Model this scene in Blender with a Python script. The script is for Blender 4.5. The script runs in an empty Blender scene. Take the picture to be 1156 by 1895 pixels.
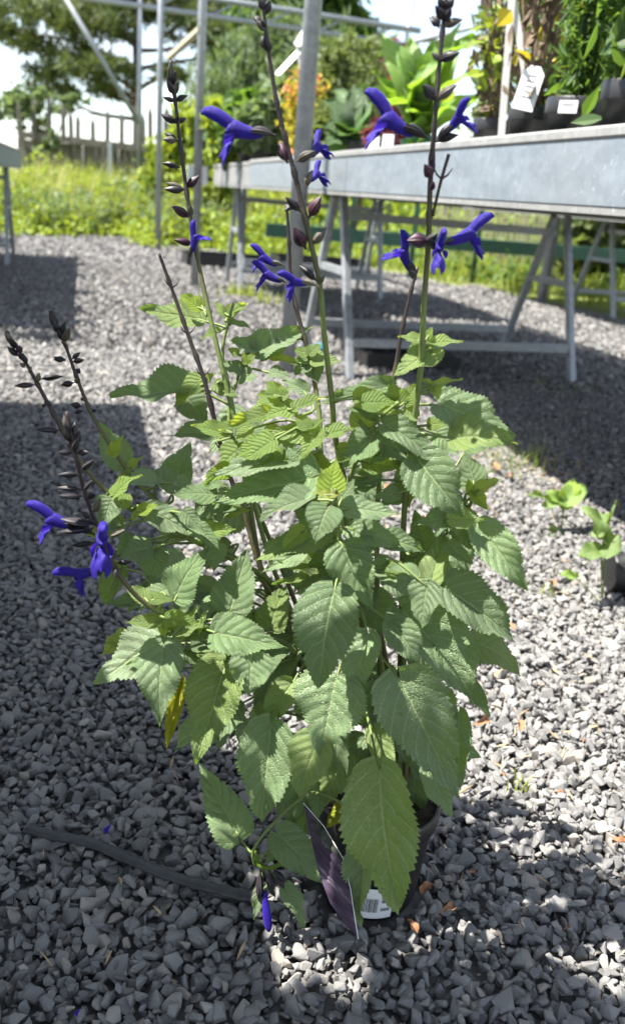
import bpy, bmesh, math, random
import numpy as np
from mathutils import Vector, Matrix
random.seed(7)
rng = np.random.default_rng(7)
C = bpy.context.scene.collection
sc = bpy.context.scene

# ------------------------------------------------------------------ camera
H, PITCH, ROLL, FPX = 0.72, math.radians(21.2), math.radians(5.1), 1500.0
cam_d = bpy.data.cameras.new('camera'); cam = bpy.data.objects.new('camera', cam_d); C.objects.link(cam)
CM = Matrix.Rotation(math.pi/2-PITCH, 3, 'X') @ Matrix.Rotation(ROLL, 3, 'Z')
cam.matrix_world = Matrix.Translation((0, 0, H)) @ CM.to_4x4()
cam_d.sensor_fit = 'VERTICAL'; cam_d.sensor_height = 36.0; cam_d.lens = 36.0*FPX/1895.0
cam_d.clip_start = 0.02; cam_d.clip_end = 2000
cam_d.dof.use_dof = True; cam_d.dof.focus_distance = 0.80; cam_d.dof.aperture_fstop = 6.0
sc.camera = cam

# ------------------------------------------------------------------ sky and sun
SX, SY = 0.53, 0.10                       # shadow offset per metre of height
sun_dir = Vector((-SX, -SY, 1)).normalized()
elev = math.asin(sun_dir.z)
w = bpy.data.worlds.new('World'); sc.world = w; w.use_nodes = True
nt = w.node_tree; nt.nodes.clear()
def wn(t, **k):
    n = nt.nodes.new(t)
    for a, b in k.items(): setattr(n, a, b)
    return n
wo = wn('ShaderNodeOutputWorld'); bg = wn('ShaderNodeBackground'); sky = wn('ShaderNodeTexSky')
sky.sky_type = 'NISHITA'; sky.sun_disc = False; sky.sun_elevation = elev
sky.sun_rotation = math.atan2(sun_dir.x, sun_dir.y)
sky.air_density = 1.0; sky.dust_density = 0.6; sky.ozone_density = 1.0
tc = wn('ShaderNodeTexCoord'); mp = wn('ShaderNodeMapping'); mp.inputs['Scale'].default_value = (1, 1, 2.2)
mp.inputs['Location'].default_value = (0.62, 0.15, 0.3)
no = wn('ShaderNodeTexNoise'); no.inputs['Scale'].default_value = 3.1; no.inputs['Detail'].default_value = 9; no.inputs['Roughness'].default_value = 0.58
rp = wn('ShaderNodeValToRGB'); rp.color_ramp.elements[0].position = 0.47; rp.color_ramp.elements[1].position = 0.66
mx = wn('ShaderNodeMix', data_type='RGBA'); mx.inputs[7].default_value = (4.7, 4.75, 4.8, 1)
nt.links.new(tc.outputs['Generated'], mp.inputs['Vector']); nt.links.new(mp.outputs[0], no.inputs['Vector'])
nt.links.new(no.outputs['Fac'], rp.inputs[0]); nt.links.new(rp.outputs[0], mx.inputs[0])
hs = wn('ShaderNodeHueSaturation'); hs.inputs['Saturation'].default_value = 0.80; nt.links.new(sky.outputs[0], hs.inputs['Color']); nt.links.new(hs.outputs[0], mx.inputs[6]); nt.links.new(mx.outputs[2], bg.inputs[0]); nt.links.new(bg.outputs[0], wo.inputs[0])
bg.inputs[1].default_value = 0.082
sun_d = bpy.data.lights.new('sun', 'SUN'); sun_d.energy = 4.9; sun_d.angle = math.radians(0.55); sun_d.color = (1.0, 0.955, 0.88)
sun = bpy.data.objects.new('sun', sun_d); C.objects.link(sun); sun.rotation_euler = sun_dir.to_track_quat('Z', 'Y').to_euler()
sun.location = (-4, -2, 8)
sc.view_settings.view_transform = 'Standard'; sc.view_settings.look = 'None'
sc.view_settings.gamma = 1.0; sc.view_settings.use_curve_mapping = False
sc.view_settings.exposure = 2.10
sc.cycles.max_bounces = 8; sc.cycles.transparent_max_bounces = 6
sc.cycles.use_denoising = True

# ------------------------------------------------------------------ helpers
def ray(px, py): return CM @ Vector(((px-578)/FPX, (947.5-py)/FPX, -1))
def on_z(px, py, z=0.0):
    d = ray(px, py); t = (z-H)/d.z
    return Vector((0, 0, H)) + d*t
def at_y(px, py, y):
    d = ray(px, py)
    return Vector((0, 0, H)) + d*(y/d.y)
def pxy(p):
    c = CM.transposed() @ (Vector(p)-Vector((0, 0, H)))
    return 578+FPX*c.x/-c.z, 947.5-FPX*c.y/-c.z
U = Vector((-0.283, 0.959, 0)); V = Vector((0.959, 0.283, 0)); Z = Vector((0, 0, 1))
BO = Vector((0.50, 1.59, 0))               # a point under the long face of the right bench
def bp(s, t, z): return BO + U*s + V*t + Z*z
def bench_s(px, t, z=0.9):                 # where along the bench a sight line crosses row t
    lo, hi = -1.3, 12.0
    for _ in range(40):
        m = (lo+hi)/2
        if pxy(bp(m, t, z))[0] > px: lo = m
        else: hi = m
    return lo

class MB:
    def __init__(s): s.v = []; s.f = []; s.uv = []; s.mi = []; s.m = 0
    def add(s, vs, fs, uvs=None):
        o = len(s.v); s.v.extend(tuple(p) for p in vs)
        s.uv.extend(uvs if uvs else [(0, 0)]*len(vs))
        for f in fs: s.f.append(tuple(i+o for i in f)); s.mi.append(s.m)
    def box(s, c, size, ax=None, bev=0.0):
        ax = ax or (Vector((1, 0, 0)), Vector((0, 1, 0)), Z)
        c = Vector(c); h = [x/2 for x in size]
        if bev <= 0:
            vs = [c+ax[0]*h[0]*i+ax[1]*h[1]*j+ax[2]*h[2]*k for i in (-1, 1) for j in (-1, 1) for k in (-1, 1)]
            s.add(vs, [(0,1,3,2),(4,6,7,5),(0,4,5,1),(2,3,7,6),(0,2,6,4),(1,5,7,3)])
        else:
            bm = bmesh.new(); bmesh.ops.create_cube(bm, size=1)
            for v in bm.verts: v.co = Vector((v.co.x*size[0], v.co.y*size[1], v.co.z*size[2]))
            bmesh.ops.bevel(bm, geom=bm.edges[:], offset=bev, segments=1, affect='EDGES')
            bm.verts.index_update()
            s.add([c+ax[0]*v.co.x+ax[1]*v.co.y+ax[2]*v.co.z for v in bm.verts], [[v.index for v in f.verts] for f in bm.faces]); bm.free()
    def bar(s, a, b, wd, ht=None, up=Z, bev=0.0):
        a = Vector(a); b = Vector(b); d = (b-a); L = d.length; d.normalize()
        x = d.cross(up)
        if x.length < 1e-4: x = d.cross(Vector((1, 0, 0)))
        x.normalize(); y = x.cross(d)
        s.box((a+b)/2, (L, wd, ht or wd), (d, x, y), bev)
    def tube(s, pts, rad, n=8, cap=True, flat=1.0, up=Z):
        pts = [Vector(p) for p in pts]; k = len(pts)
        if not hasattr(rad, '__len__'): rad = [rad]*k
        o = len(s.v); px = None; ring = []
        for i, p in enumerate(pts):
            d = (pts[min(i+1, k-1)]-pts[max(i-1, 0)]).normalized()
            if px is None:
                px = d.cross(up)
                if px.length < 1e-3: px = d.cross(Vector((1, 0, 0)))
            else: px = px - d*px.dot(d)
            px.normalize(); py = px.cross(d)
            for j in range(n):
                a = 2*math.pi*j/n
                ring.append(p + px*math.cos(a)*rad[i] + py*math.sin(a)*rad[i]*flat)
        fs = [(i*n+j, i*n+(j+1) % n, (i+1)*n+(j+1) % n, (i+1)*n+j) for i in range(k-1) for j in range(n)]
        if cap: fs += [tuple(range(n))[::-1], tuple((k-1)*n+j for j in range(n))]
        s.add(ring, fs, [(i/(k-1 or 1), j/n) for i in range(k) for j in range(n)])
    def lathe(s, prof, n=24, c=(0, 0, 0), closed=False):
        c = Vector(c); k = len(prof)
        vs = [c+Vector((r*math.cos(2*math.pi*j/n), r*math.sin(2*math.pi*j/n), z)) for r, z in prof for j in range(n)]
        fs = [(i*n+j, i*n+(j+1) % n, (i+1)*n+(j+1) % n, (i+1)*n+j) for i in range(k-1) for j in range(n)]
        s.add(vs, fs)
    def grid(s, fn, nu, nv, uvf=None):
        vs = []; uv = []
        for i in range(nu+1):
            for j in range(nv+1):
                vs.append(fn(i/nu, j/nv)); uv.append((i/nu, j/nv))
        s.add(vs, [(i*(nv+1)+j, (i+1)*(nv+1)+j, (i+1)*(nv+1)+j+1, i*(nv+1)+j+1) for i in range(nu) for j in range(nv)], uv)
    def mesh(s, name, mats, smooth=False, origin=None):
        me = bpy.data.meshes.new(name)
        o = Vector(origin) if origin is not None else Vector((0, 0, 0))
        me.from_pydata([(p[0]-o.x, p[1]-o.y, p[2]-o.z) for p in s.v], [], s.f)
        uvl = me.uv_layers.new(name='UVMap'); n = len(me.loops)
        li = np.empty(n, dtype=np.int32); me.loops.foreach_get('vertex_index', li)
        uvl.data.foreach_set('uv', np.array(s.uv, dtype=np.float32)[li].ravel())
        for m in (mats if isinstance(mats, (list, tuple)) else [mats]): me.materials.append(m)
        if isinstance(mats, (list, tuple)) and len(mats) > 1: me.polygons.foreach_set('material_index', s.mi)
        if smooth: me.polygons.foreach_set('use_smooth', [True]*len(me.polygons))
        me.update(); return me
    def build(s, name, mats, parent=None, smooth=False, local=False):
        """link as ONE object; world-coordinate vertices unless local"""
        org = parent_world(parent) if (parent is not None and not local) else None
        if parent is None and not local and s.v:
            a = np.array(s.v); org = Vector((*((a.min(0)+a.max(0))/2)[:2], a[:, 2].min()))
        me = s.mesh(name, mats, smooth, org)
        o = bpy.data.objects.new(name, me); C.objects.link(o)
        if parent is not None: o.parent = parent
        elif org is not None: o.location = org
        return o
def parent_world(p):
    v = Vector((0, 0, 0))
    while p is not None: v += p.location; p = p.parent
    return v
def tag(o, label, cat, group=None):
    o['label'] = label; o['category'] = cat
    if group: o['group'] = group
    return o
def thing(name, label, cat, loc=(0, 0, 0), group=None):
    o = bpy.data.objects.new(name, None); C.objects.link(o); o.location = loc; o.empty_display_size = 0.05
    return tag(o, label, cat, group)
def place(name, me, M, parent):
    o = bpy.data.objects.new(name, me); C.objects.link(o); o.parent = parent
    o.matrix_local = Matrix.Translation(-parent_world(parent)) @ M
    return o
def kids(o): return [x for x in bpy.data.objects if x.parent is o]
def dup(o, loc, rz, label=None):
    def cp(x, par):
        c = x.copy(); C.objects.link(c); c.parent = par
        for k in kids(x): cp(k, c)
        return c
    c = cp(o, None); c.location = loc; c.rotation_euler = (0, 0, rz)
    if label: c['label'] = label
    return c
def smoothpath(pts, n=6):
    pts = [Vector(p) for p in pts]; out = []
    for i in range(len(pts)-1):
        p0 = pts[max(i-1, 0)]; p1 = pts[i]; p2 = pts[i+1]; p3 = pts[min(i+2, len(pts)-1)]
        for k in range(n):
            t = k/n
            out.append(0.5*((2*p1)+(p2-p0)*t+(2*p0-5*p1+4*p2-p3)*t*t+(3*p1-p0-3*p2+p3)*t**3))
    out.append(pts[-1]); return out
def rnd(a, b): return random.uniform(a, b)

# ------------------------------------------------------------------ materials
class NT:
    def __init__(s, name):
        s.mat = bpy.data.materials.new(name); s.mat.use_nodes = True
        s.t = s.mat.node_tree; s.t.nodes.clear(); s.out = s.n('ShaderNodeOutputMaterial')
    def n(s, typ, ins=None, **k):
        x = s.t.nodes.new(typ)
        for a, b in k.items(): setattr(x, a, b)
        for a, b in (ins or {}).items(): s.set(x.inputs[a], b)
        return x
    def set(s, inp, b):
        if isinstance(b, bpy.types.NodeSocket): s.t.links.new(b, inp)
        elif isinstance(b, bpy.types.Node): s.t.links.new(b.outputs[0], inp)
        else:
            if hasattr(inp.default_value, '__len__') and len(inp.default_value) == 4 and len(b) == 3: b = (*b, 1)
            inp.default_value = b
    def math(s, op, a, b=None, c=None, clamp=False):
        x = s.n('ShaderNodeMath', operation=op, use_clamp=clamp); s.set(x.inputs[0], a)
        if b is not None: s.set(x.inputs[1], b)
        if c is not None: s.set(x.inputs[2], c)
        return x.outputs[0]
    def mix(s, f, a, b, blend='MIX'):
        x = s.n('ShaderNodeMix', data_type='RGBA', blend_type=blend)
        s.set(x.inputs[0], f); s.set(x.inputs[6], a); s.set(x.inputs[7], b); return x.outputs[2]
    def noise(s, scale, detail=4, rough=0.55, vec=None, dist=0.0):
        x = s.n('ShaderNodeTexNoise', {'Scale': scale, 'Detail': detail, 'Roughness': rough, 'Distortion': dist})
        if vec is None: vec = s.n('ShaderNodeTexCoord').outputs['Object']
        s.set(x.inputs['Vector'], vec); return x.outputs['Fac']
    def ramp(s, f, stops):
        x = s.n('ShaderNodeValToRGB'); e = x.color_ramp.elements
        while len(e) < len(stops): e.new(0.5)
        for i, (p, c) in enumerate(stops):
            e[i].position = p; e[i].color = (*c, 1) if len(c) == 3 else c
        s.set(x.inputs[0], f); return x.outputs[0]
    def bump(s, h, strength=0.3, dist=0.01, normal=None):
        x = s.n('ShaderNodeBump', {'Height': h, 'Strength': strength, 'Distance': dist})
        if normal is not None: s.set(x.inputs['Normal'], normal)
        return x.outputs[0]
    def principled(s, col, rough=0.6, metal=0.0, normal=None, spec=0.5, **k):
        x = s.n('ShaderNodeBsdfPrincipled', {'Base Color': col, 'Roughness': rough, 'Metallic': metal, 'Specular IOR Level': spec})
        if normal is not None: s.set(x.inputs['Normal'], normal)
        for a, b in k.items(): s.set(x.inputs[a.replace('_', ' ')], b)
        return x
    def done(s, sh): s.t.links.new(sh.outputs[0], s.out.inputs[0]); return s.mat
def simple(name, c1, c2=None, rough=0.6, scale=20, metal=0.0, bump=0.0, bscale=None, spec=0.5, dist=0.002, detail=5):
    m = NT(name); f = m.noise(scale, detail)
    col = m.ramp(f, [(0.3, c1), (0.7, c2 or c1)])
    nr = m.bump(m.noise(bscale or scale*6, 4), bump, dist) if bump else None
    return m.done(m.principled(col, rough, metal, nr, spec))
def rand_val(m):
    return m.n('ShaderNodeObjectInfo').outputs['Random']

def leaf_material(name, top, top2, under, trans, vein, nlat=7.0, lines=True, quilt=0.55, tfac=0.37, rough=0.5, lat_b=0.45, vmix=0.6):
    m = NT(name); uv = m.n('ShaderNodeUVMap').outputs[0]
    sep = m.n('ShaderNodeSeparateXYZ', {0: uv}); u, v = sep.outputs[0], sep.outputs[1]
    a = m.math('ABSOLUTE', m.math('MULTIPLY_ADD', v, 2.0, -1.0))
    tc_ = m.n('ShaderNodeTexCoord').outputs['Object']
    wob = m.math('MULTIPLY', m.math('SUBTRACT', m.noise(7, 3, vec=tc_), 0.5), 0.05)
    sgn = m.math('MULTIPLY', m.math('GREATER_THAN', v, 0.5), 0.35)
    sft = m.math('ADD', m.math('SUBTRACT', u, m.math('MULTIPLY', m.math('POWER', a, 1.35), 0.26)), wob)
    fr = m.math('FRACT', m.math('ADD', m.math('MULTIPLY', sft, nlat), sgn))
    d = m.math('ABSOLUTE', m.math('SUBTRACT', fr, 0.5))
    lat = m.math('SUBTRACT', 1.0, m.math('DIVIDE', d, 0.06), clamp=True)
    latw = m.math('SUBTRACT', 1.0, m.math('DIVIDE', d, 0.42), clamp=True)
    mid = m.math('SUBTRACT', 1.0, m.math('DIVIDE', a, 0.038), clamp=True)
    midw = m.math('SUBTRACT', 1.0, m.math('DIVIDE', a, 0.14), clamp=True)
    fine = m.n('ShaderNodeTexVoronoi', {'Scale': 34.0, 'Vector': tc_}, feature='DISTANCE_TO_EDGE').outputs['Distance']
    finem = m.math('SUBTRACT', 1.0, m.math('DIVIDE', fine, 0.10), clamp=True)
    vm = m.math('MAXIMUM', mid, m.math('MULTIPLY', lat, 0.7))
    rv = rand_val(m)
    mott = m.noise(5, 4, vec=tc_)
    base = m.mix(m.math('MULTIPLY_ADD', mott, 0.7, m.math('MULTIPLY', m.math('SUBTRACT', rv, 0.3), 0.9), clamp=True), top, top2)
    rb = m.n('ShaderNodeMath', {0: m.math('MULTIPLY', rv, 37.7)}, operation='FRACT').outputs[0]
    base = m.mix(m.math('MULTIPLY', m.math('GREATER_THAN', rb, 0.88), m.math('MULTIPLY', m.noise(3.0, 3, vec=tc_), 0.7)), base, (top2[0]*1.35, top2[1]*1.12, top2[2]*.55))
    hsv = m.n('ShaderNodeHueSaturation', {'Color': base, 'Saturation': m.math('MULTIPLY_ADD', rb, 0.35, 0.82), 'Value': m.math('MULTIPLY_ADD', rv, 0.36, 0.82)}); base = hsv.outputs[0]
    base = m.mix(m.math('MULTIPLY', finem, 0.22 if lines else 0.0), base, vein)
    base = m.mix(m.math('MULTIPLY', vm, vmix if lines else 0.1), base, vein)
    spot = m.math('MULTIPLY', m.math('GREATER_THAN', m.noise(11, 2, vec=m.n('ShaderNodeVectorMath', {0: tc_, 1: m.n('ShaderNodeCombineXYZ', {0: m.math('MULTIPLY', rv, 50.0)}).outputs[0]}, operation='ADD').outputs[0]), 0.73), 0.75)
    base = m.mix(spot, base, (0.10, 0.075, 0.03))
    bf = m.n('ShaderNodeNewGeometry').outputs['Backfacing']
    col = m.mix(bf, base, under)
    hgt = m.math('ADD', m.math('MULTIPLY', latw, -0.5*lat_b), m.math('ADD', m.math('MULTIPLY', midw, -0.6), m.math('MULTIPLY', m.math('MINIMUM', fine, 0.15), 1.3)))
    nr = m.bump(hgt, quilt, 0.014)
    nr = m.bump(m.noise(240, 2, vec=tc_), 0.12, 0.004, nr)
    pr = m.principled(col, rough, 0, nr, 0.5)
    tcol = m.mix(m.math('MULTIPLY', m.math('MAXIMUM', vm, m.math('MULTIPLY', finem, 0.5)), 0.55), trans, top)
    tr = m.n('ShaderNodeBsdfTranslucent', {'Color': tcol, 'Normal': nr})
    ms = m.n('ShaderNodeMixShader', {0: tfac, 1: pr.outputs[0], 2: tr.outputs[0]})
    return m.done(ms)
def foliage_material(name, c1, c2, trans, tfac=0.35, rough=0.55, scale=2.0):
    m = NT(name); f = m.noise(scale, 3)
    g = m.n('ShaderNodeAttribute', attribute_name='col').outputs['Fac']
    k = m.math('ADD', m.math('MULTIPLY', f, 0.5), m.math('MULTIPLY', g, 0.5), clamp=True)
    col = m.ramp(k, [(0.25, c1), (0.75, c2)])
    pr = m.principled(col, rough, 0, None, 0.3)
    tr = m.n('ShaderNodeBsdfTranslucent', {'Color': trans})
    return m.done(m.n('ShaderNodeMixShader', {0: tfac, 1: pr.outputs[0], 2: tr.outputs[0]}))

M = {}
M['leaf'] = leaf_material('salvia_leaf', (0.090, 0.154, 0.066), (0.156, 0.222, 0.116), (0.19, 0.24, 0.13), (0.24, 0.38, 0.04), (0.40, 0.46, 0.24), rough=0.46, vmix=0.8)
M['young'] = leaf_material('salvia_young_leaf', (0.150, 0.25, 0.070), (0.235, 0.34, 0.11), (0.24, 0.32, 0.13), (0.56, 0.68, 0.05), (0.30, 0.38, 0.15), tfac=0.52, nlat=8, quilt=0.7, lat_b=1.0)
M['yellow'] = leaf_material('salvia_yellow_leaf', (0.26, 0.27, 0.02), (0.20, 0.25, 0.03), (0.3, 0.3, 0.06), (0.42, 0.42, 0.02), (0.3, 0.32, 0.1), tfac=0.42)
def stem_mat():
    m = NT('salvia_stem'); v = m.n('ShaderNodeAttribute', attribute_name='dark').outputs['Fac']
    f = m.math('ADD', v, m.math('MULTIPLY', m.math('SUBTRACT', m.noise(40, 3), 0.5), 0.6), clamp=True)
    col = m.ramp(f, [(0.12, (0.11, 0.15, 0.04)), (0.42, (0.075, 0.07, 0.03)), (0.85, (0.026, 0.018, 0.018))])
    return m.done(m.principled(col, 0.55, 0, m.bump(m.noise(300, 2), 0.2, 0.002), 0.4))
M['stem'] = stem_mat()
def calyx_mat(name, c1, c2, sp=0.4):
    m = NT(name); uv = m.n('ShaderNodeUVMap').outputs[0]; s_ = m.n('ShaderNodeSeparateXYZ', {0: uv})
    rib = m.math('ABSOLUTE', m.math('SINE', m.math('MULTIPLY', s_.outputs[1], 31.4)))
    k = m.math('MULTIPLY', m.math('POWER', rib, 3.0), m.math('MULTIPLY_ADD', rand_val(m), 0.9, 0.2))
    col = m.mix(m.math('MULTIPLY', k, m.noise(200, 2)), c1, c2)
    return m.done(m.principled(col, 0.5, 0, m.bump(rib, 0.35, 0.002), sp))
M['calyx'] = calyx_mat('dark_calyx', (0.007, 0.006, 0.009), (0.085, 0.072, 0.078))
M['calyx_purple'] = calyx_mat('purple_calyx', (0.022, 0.005, 0.014), (0.085, 0.03, 0.05))
M['calyx_green'] = calyx_mat('spent_calyx', (0.05, 0.045, 0.035), (0.25, 0.23, 0.17))
def petal_mat():
    m = NT('violet_petal'); uv = m.n('ShaderNodeUVMap').outputs[0]; s_ = m.n('ShaderNodeSeparateXYZ', {0: uv})
    st = m.noise(9, 4, vec=m.n('ShaderNodeMapping', {'Vector': uv, 'Scale': (1.0, 14.0, 1)}).outputs[0])
    col = m.ramp(st, [(0.3, (0.010, 0.004, 0.13)), (0.7, (0.030, 0.012, 0.30))])
    nr = m.bump(st, 0.35, 0.003)
    pr = m.principled(col, 0.5, 0, nr, 0.3, Sheen_Weight=0.10, Sheen_Tint=(0.6, 0.5, 1.0, 1))
    tr = m.n('ShaderNodeBsdfTranslucent', {'Color': (0.06, 0.02, 0.5, 1)})
    return m.done(m.n('ShaderNodeMixShader', {0: 0.3, 1: pr.outputs[0], 2: tr.outputs[0]}))
M['petal'] = petal_mat()
M['pot'] = simple('black_pot_plastic', (0.010, 0.010, 0.011), (0.02, 0.02, 0.021), 0.42, 30, bump=0.15, bscale=120)
M['soil'] = simple('potting_soil', (0.012, 0.008, 0.005), (0.05, 0.034, 0.022), 0.95, 120, bump=1.0, bscale=150, dist=0.006)
M['white'] = simple('white_label_plastic', (0.56, 0.57, 0.58), (0.64, 0.64, 0.64), 0.45, 30)
M['ink'] = simple('faded_ink', (0.10, 0.10, 0.11), (0.2, 0.2, 0.21), 0.6, 90)
M['black_ink'] = simple('black_ink', (0.02, 0.02, 0.02), (0.05, 0.05, 0.05), 0.6, 90)
M['black'] = simple('black_plastic', (0.005, 0.005, 0.006), (0.013, 0.013, 0.014), 0.5, 15, bump=0.3, bscale=60)
M['hose'] = simple('black_hose_rubber', (0.010, 0.011, 0.012), (0.035, 0.036, 0.038), 0.62, 60, bump=0.35, bscale=220)
def galv(name, a, b, rough=0.5, metal=0.55):
    m = NT(name); co = m.n('ShaderNodeTexCoord').outputs['Object']
    vo = m.n('ShaderNodeTexVoronoi', {'Scale': 55.0, 'Vector': co}).outputs['Color']
    sp = m.n('ShaderNodeSeparateXYZ', {0: vo}).outputs[0]
    st = m.noise(6, 6, 0.65, vec=m.n('ShaderNodeMapping', {'Vector': co, 'Scale': (1, 1, 3.0)}).outputs[0])
    f = m.math('ADD', m.math('MULTIPLY', sp, 0.16), m.math('MULTIPLY_ADD', st, 0.55, 0.14))
    col = m.ramp(f, [(0.3, a), (0.68, b)])
    scr = m.noise(130, 3, 0.7, vec=m.n('ShaderNodeMapping', {'Vector': co, 'Scale': (1, 1, 0.45)}).outputs[0])
    col = m.mix(m.math('MULTIPLY', m.math('GREATER_THAN', scr, 0.65), 0.28), col, (0.75, 0.77, 0.8))
    dirt = m.noise(2.5, 6, 0.7, vec=co)
    col = m.mix(m.math('MULTIPLY', m.math('SUBTRACT', dirt, 0.52, clamp=True), 1.6, clamp=True), col, (0.23, 0.22, 0.2))
    return m.done(m.principled(col, m.math('MULTIPLY_ADD', st, 0.3, rough-0.15), metal, m.bump(st, 0.12, 0.004), 0.5))
M['galv'] = galv('galvanised_sheet', (0.18, 0.205, 0.23), (0.265, 0.295, 0.325))
M['galv_dull'] = galv('weathered_and_shaded_steel', (0.185, 0.185, 0.18), (0.29, 0.285, 0.275), 0.6, 0.4)  # rails, flanges and beds; on the further tray's panels it stands for shade
M['tube'] = galv('galvanised_tube', (0.20, 0.215, 0.235), (0.34, 0.36, 0.38), 0.5, 0.5)
M['green_metal'] = simple('dark_green_paint', (0.008, 0.045, 0.028), (0.014, 0.07, 0.042), 0.45, 12, bump=0.1)
M['terracotta'] = simple('terracotta', (0.42, 0.13, 0.06), (0.52, 0.19, 0.1), 0.8, 20, bump=0.2)
M['green_pot'] = simple('green_pot_plastic', (0.005, 0.10, 0.035), (0.01, 0.15, 0.05), 0.4, 20)
M['wood'] = simple('weathered_fence_wood', (0.05, 0.045, 0.038), (0.13, 0.12, 0.10), 0.85, 8, bump=0.4, bscale=40)
M['pale_wood'] = simple('pale_slat_wood', (0.28, 0.25, 0.17), (0.42, 0.38, 0.27), 0.8, 10, bump=0.3)
M['bark'] = simple('pine_bark', (0.05, 0.026, 0.017), (0.13, 0.07, 0.042), 0.9, 9, bump=0.9, bscale=25, dist=0.02)
M['stake'] = simple('white_stake', (0.55, 0.55, 0.53), (0.68, 0.67, 0.64), 0.5, 14)
M['dry'] = simple('dry_brown_leaf', (0.14, 0.055, 0.022), (0.34, 0.17, 0.08), 0.8, 40, bump=0.4)
M['dead_stalk'] = simple('dead_brown_foliage', (0.055, 0.038, 0.024), (0.17, 0.12, 0.075), 0.85, 25, bump=0.4)
M['fol_mid'] = foliage_material('mid_green_foliage', (0.030, 0.065, 0.016), (0.085, 0.15, 0.035), (0.16, 0.28, 0.03))
M['fol_dark'] = foliage_material('dark_green_foliage', (0.018, 0.045, 0.015), (0.05, 0.10, 0.035), (0.07, 0.15, 0.03))
M['fol_lime'] = foliage_material('lime_foliage', (0.09, 0.15, 0.015), (0.22, 0.28, 0.035), (0.36, 0.44, 0.03))
M['fol_yellow'] = foliage_material('golden_foliage', (0.26, 0.25, 0.02), (0.42, 0.36, 0.05), (0.5, 0.42, 0.03))
M['straw'] = foliage_material('straw_stalks', (0.24, 0.22, 0.09), (0.38, 0.35, 0.17), (0.4, 0.36, 0.12))
M['fol_olive'] = foliage_material('olive_foliage', (0.055, 0.08, 0.025), (0.14, 0.17, 0.06), (0.2, 0.26, 0.05))
M['fol_grey'] = foliage_material('grey_green_foliage', (0.06, 0.095, 0.04), (0.15, 0.20, 0.10), (0.2, 0.28, 0.08))
M['needle'] = foliage_material('pine_needles', (0.035, 0.06, 0.022), (0.10, 0.125, 0.04), (0.14, 0.18, 0.04), 0.25, scale=0.6)
M['fol_red'] = foliage_material('red_purple_foliage', (0.07, 0.018, 0.03), (0.16, 0.05, 0.06), (0.25, 0.06, 0.06))
M['bloom_pink'] = foliage_material('coral_bloom', (0.45, 0.10, 0.06), (0.6, 0.24, 0.14), (0.6, 0.2, 0.1))
M['bloom_blue'] = foliage_material('blue_bloom', (0.06, 0.04, 0.30), (0.12, 0.09, 0.5), (0.14, 0.1, 0.5))
M['grass'] = foliage_material('grass_blades', (0.10, 0.15, 0.02), (0.24, 0.29, 0.05), (0.38, 0.44, 0.05), 0.4)
M['big_leaf'] = leaf_material('bright_strap_leaf', (0.10, 0.21, 0.03), (0.16, 0.27, 0.05), (0.15, 0.24, 0.06), (0.32, 0.52, 0.03), (0.25, 0.36, 0.12), nlat=12, quilt=0.3, tfac=0.42)
M['weed_leaf'] = leaf_material('weed_leaf', (0.095, 0.165, 0.035), (0.14, 0.22, 0.05), (0.17, 0.26, 0.08), (0.36, 0.52, 0.04), (0.3, 0.4, 0.15), nlat=6, quilt=0.3, tfac=0.4)

# ------------------------------------------------------------------ numpy mesh helpers
def np_mesh(name, v, f, mats, col=None, smooth=False, colname='col', quad=True):
    """v (n,3), f (m,k) -> mesh"""
    me = bpy.data.meshes.new(name); n, (m_, k) = len(v), f.shape
    me.vertices.add(n); me.vertices.foreach_set('co', np.ascontiguousarray(v, dtype=np.float32).ravel())
    me.loops.add(m_*k); me.loops.foreach_set('vertex_index', np.ascontiguousarray(f, dtype=np.int32).ravel())
    me.polygons.add(m_); me.polygons.foreach_set('loop_start', np.arange(0, m_*k, k, dtype=np.int32))
    me.update(calc_edges=True)
    if col is not None:
        at = me.attributes.new(colname, 'FLOAT', 'POINT'); at.data.foreach_set('value', np.ascontiguousarray(col, dtype=np.float32))
    for x in (mats if isinstance(mats, (list, tuple)) else [mats]): me.materials.append(x)
    me.polygons.foreach_set('use_smooth', np.full(m_, smooth, dtype=bool))
    me.update(); return me
def np_obj(name, v, f, mats, parent=None, col=None, kind=None, smooth=False):
    v = np.asarray(v, dtype=np.float64)
    org = np.array(parent_world(parent)) if parent is not None else np.array([v[:, 0].mean(), v[:, 1].mean(), v[:, 2].min()])
    me = np_mesh(name, v-org, f, mats, col, smooth)
    o = bpy.data.objects.new(name, me); C.objects.link(o)
    if parent is not None: o.parent = parent
    else: o.location = org
    if kind: o['kind'] = kind
    return o
def unit(a): return a/np.maximum(np.linalg.norm(a, axis=-1, keepdims=True), 1e-9)
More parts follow.
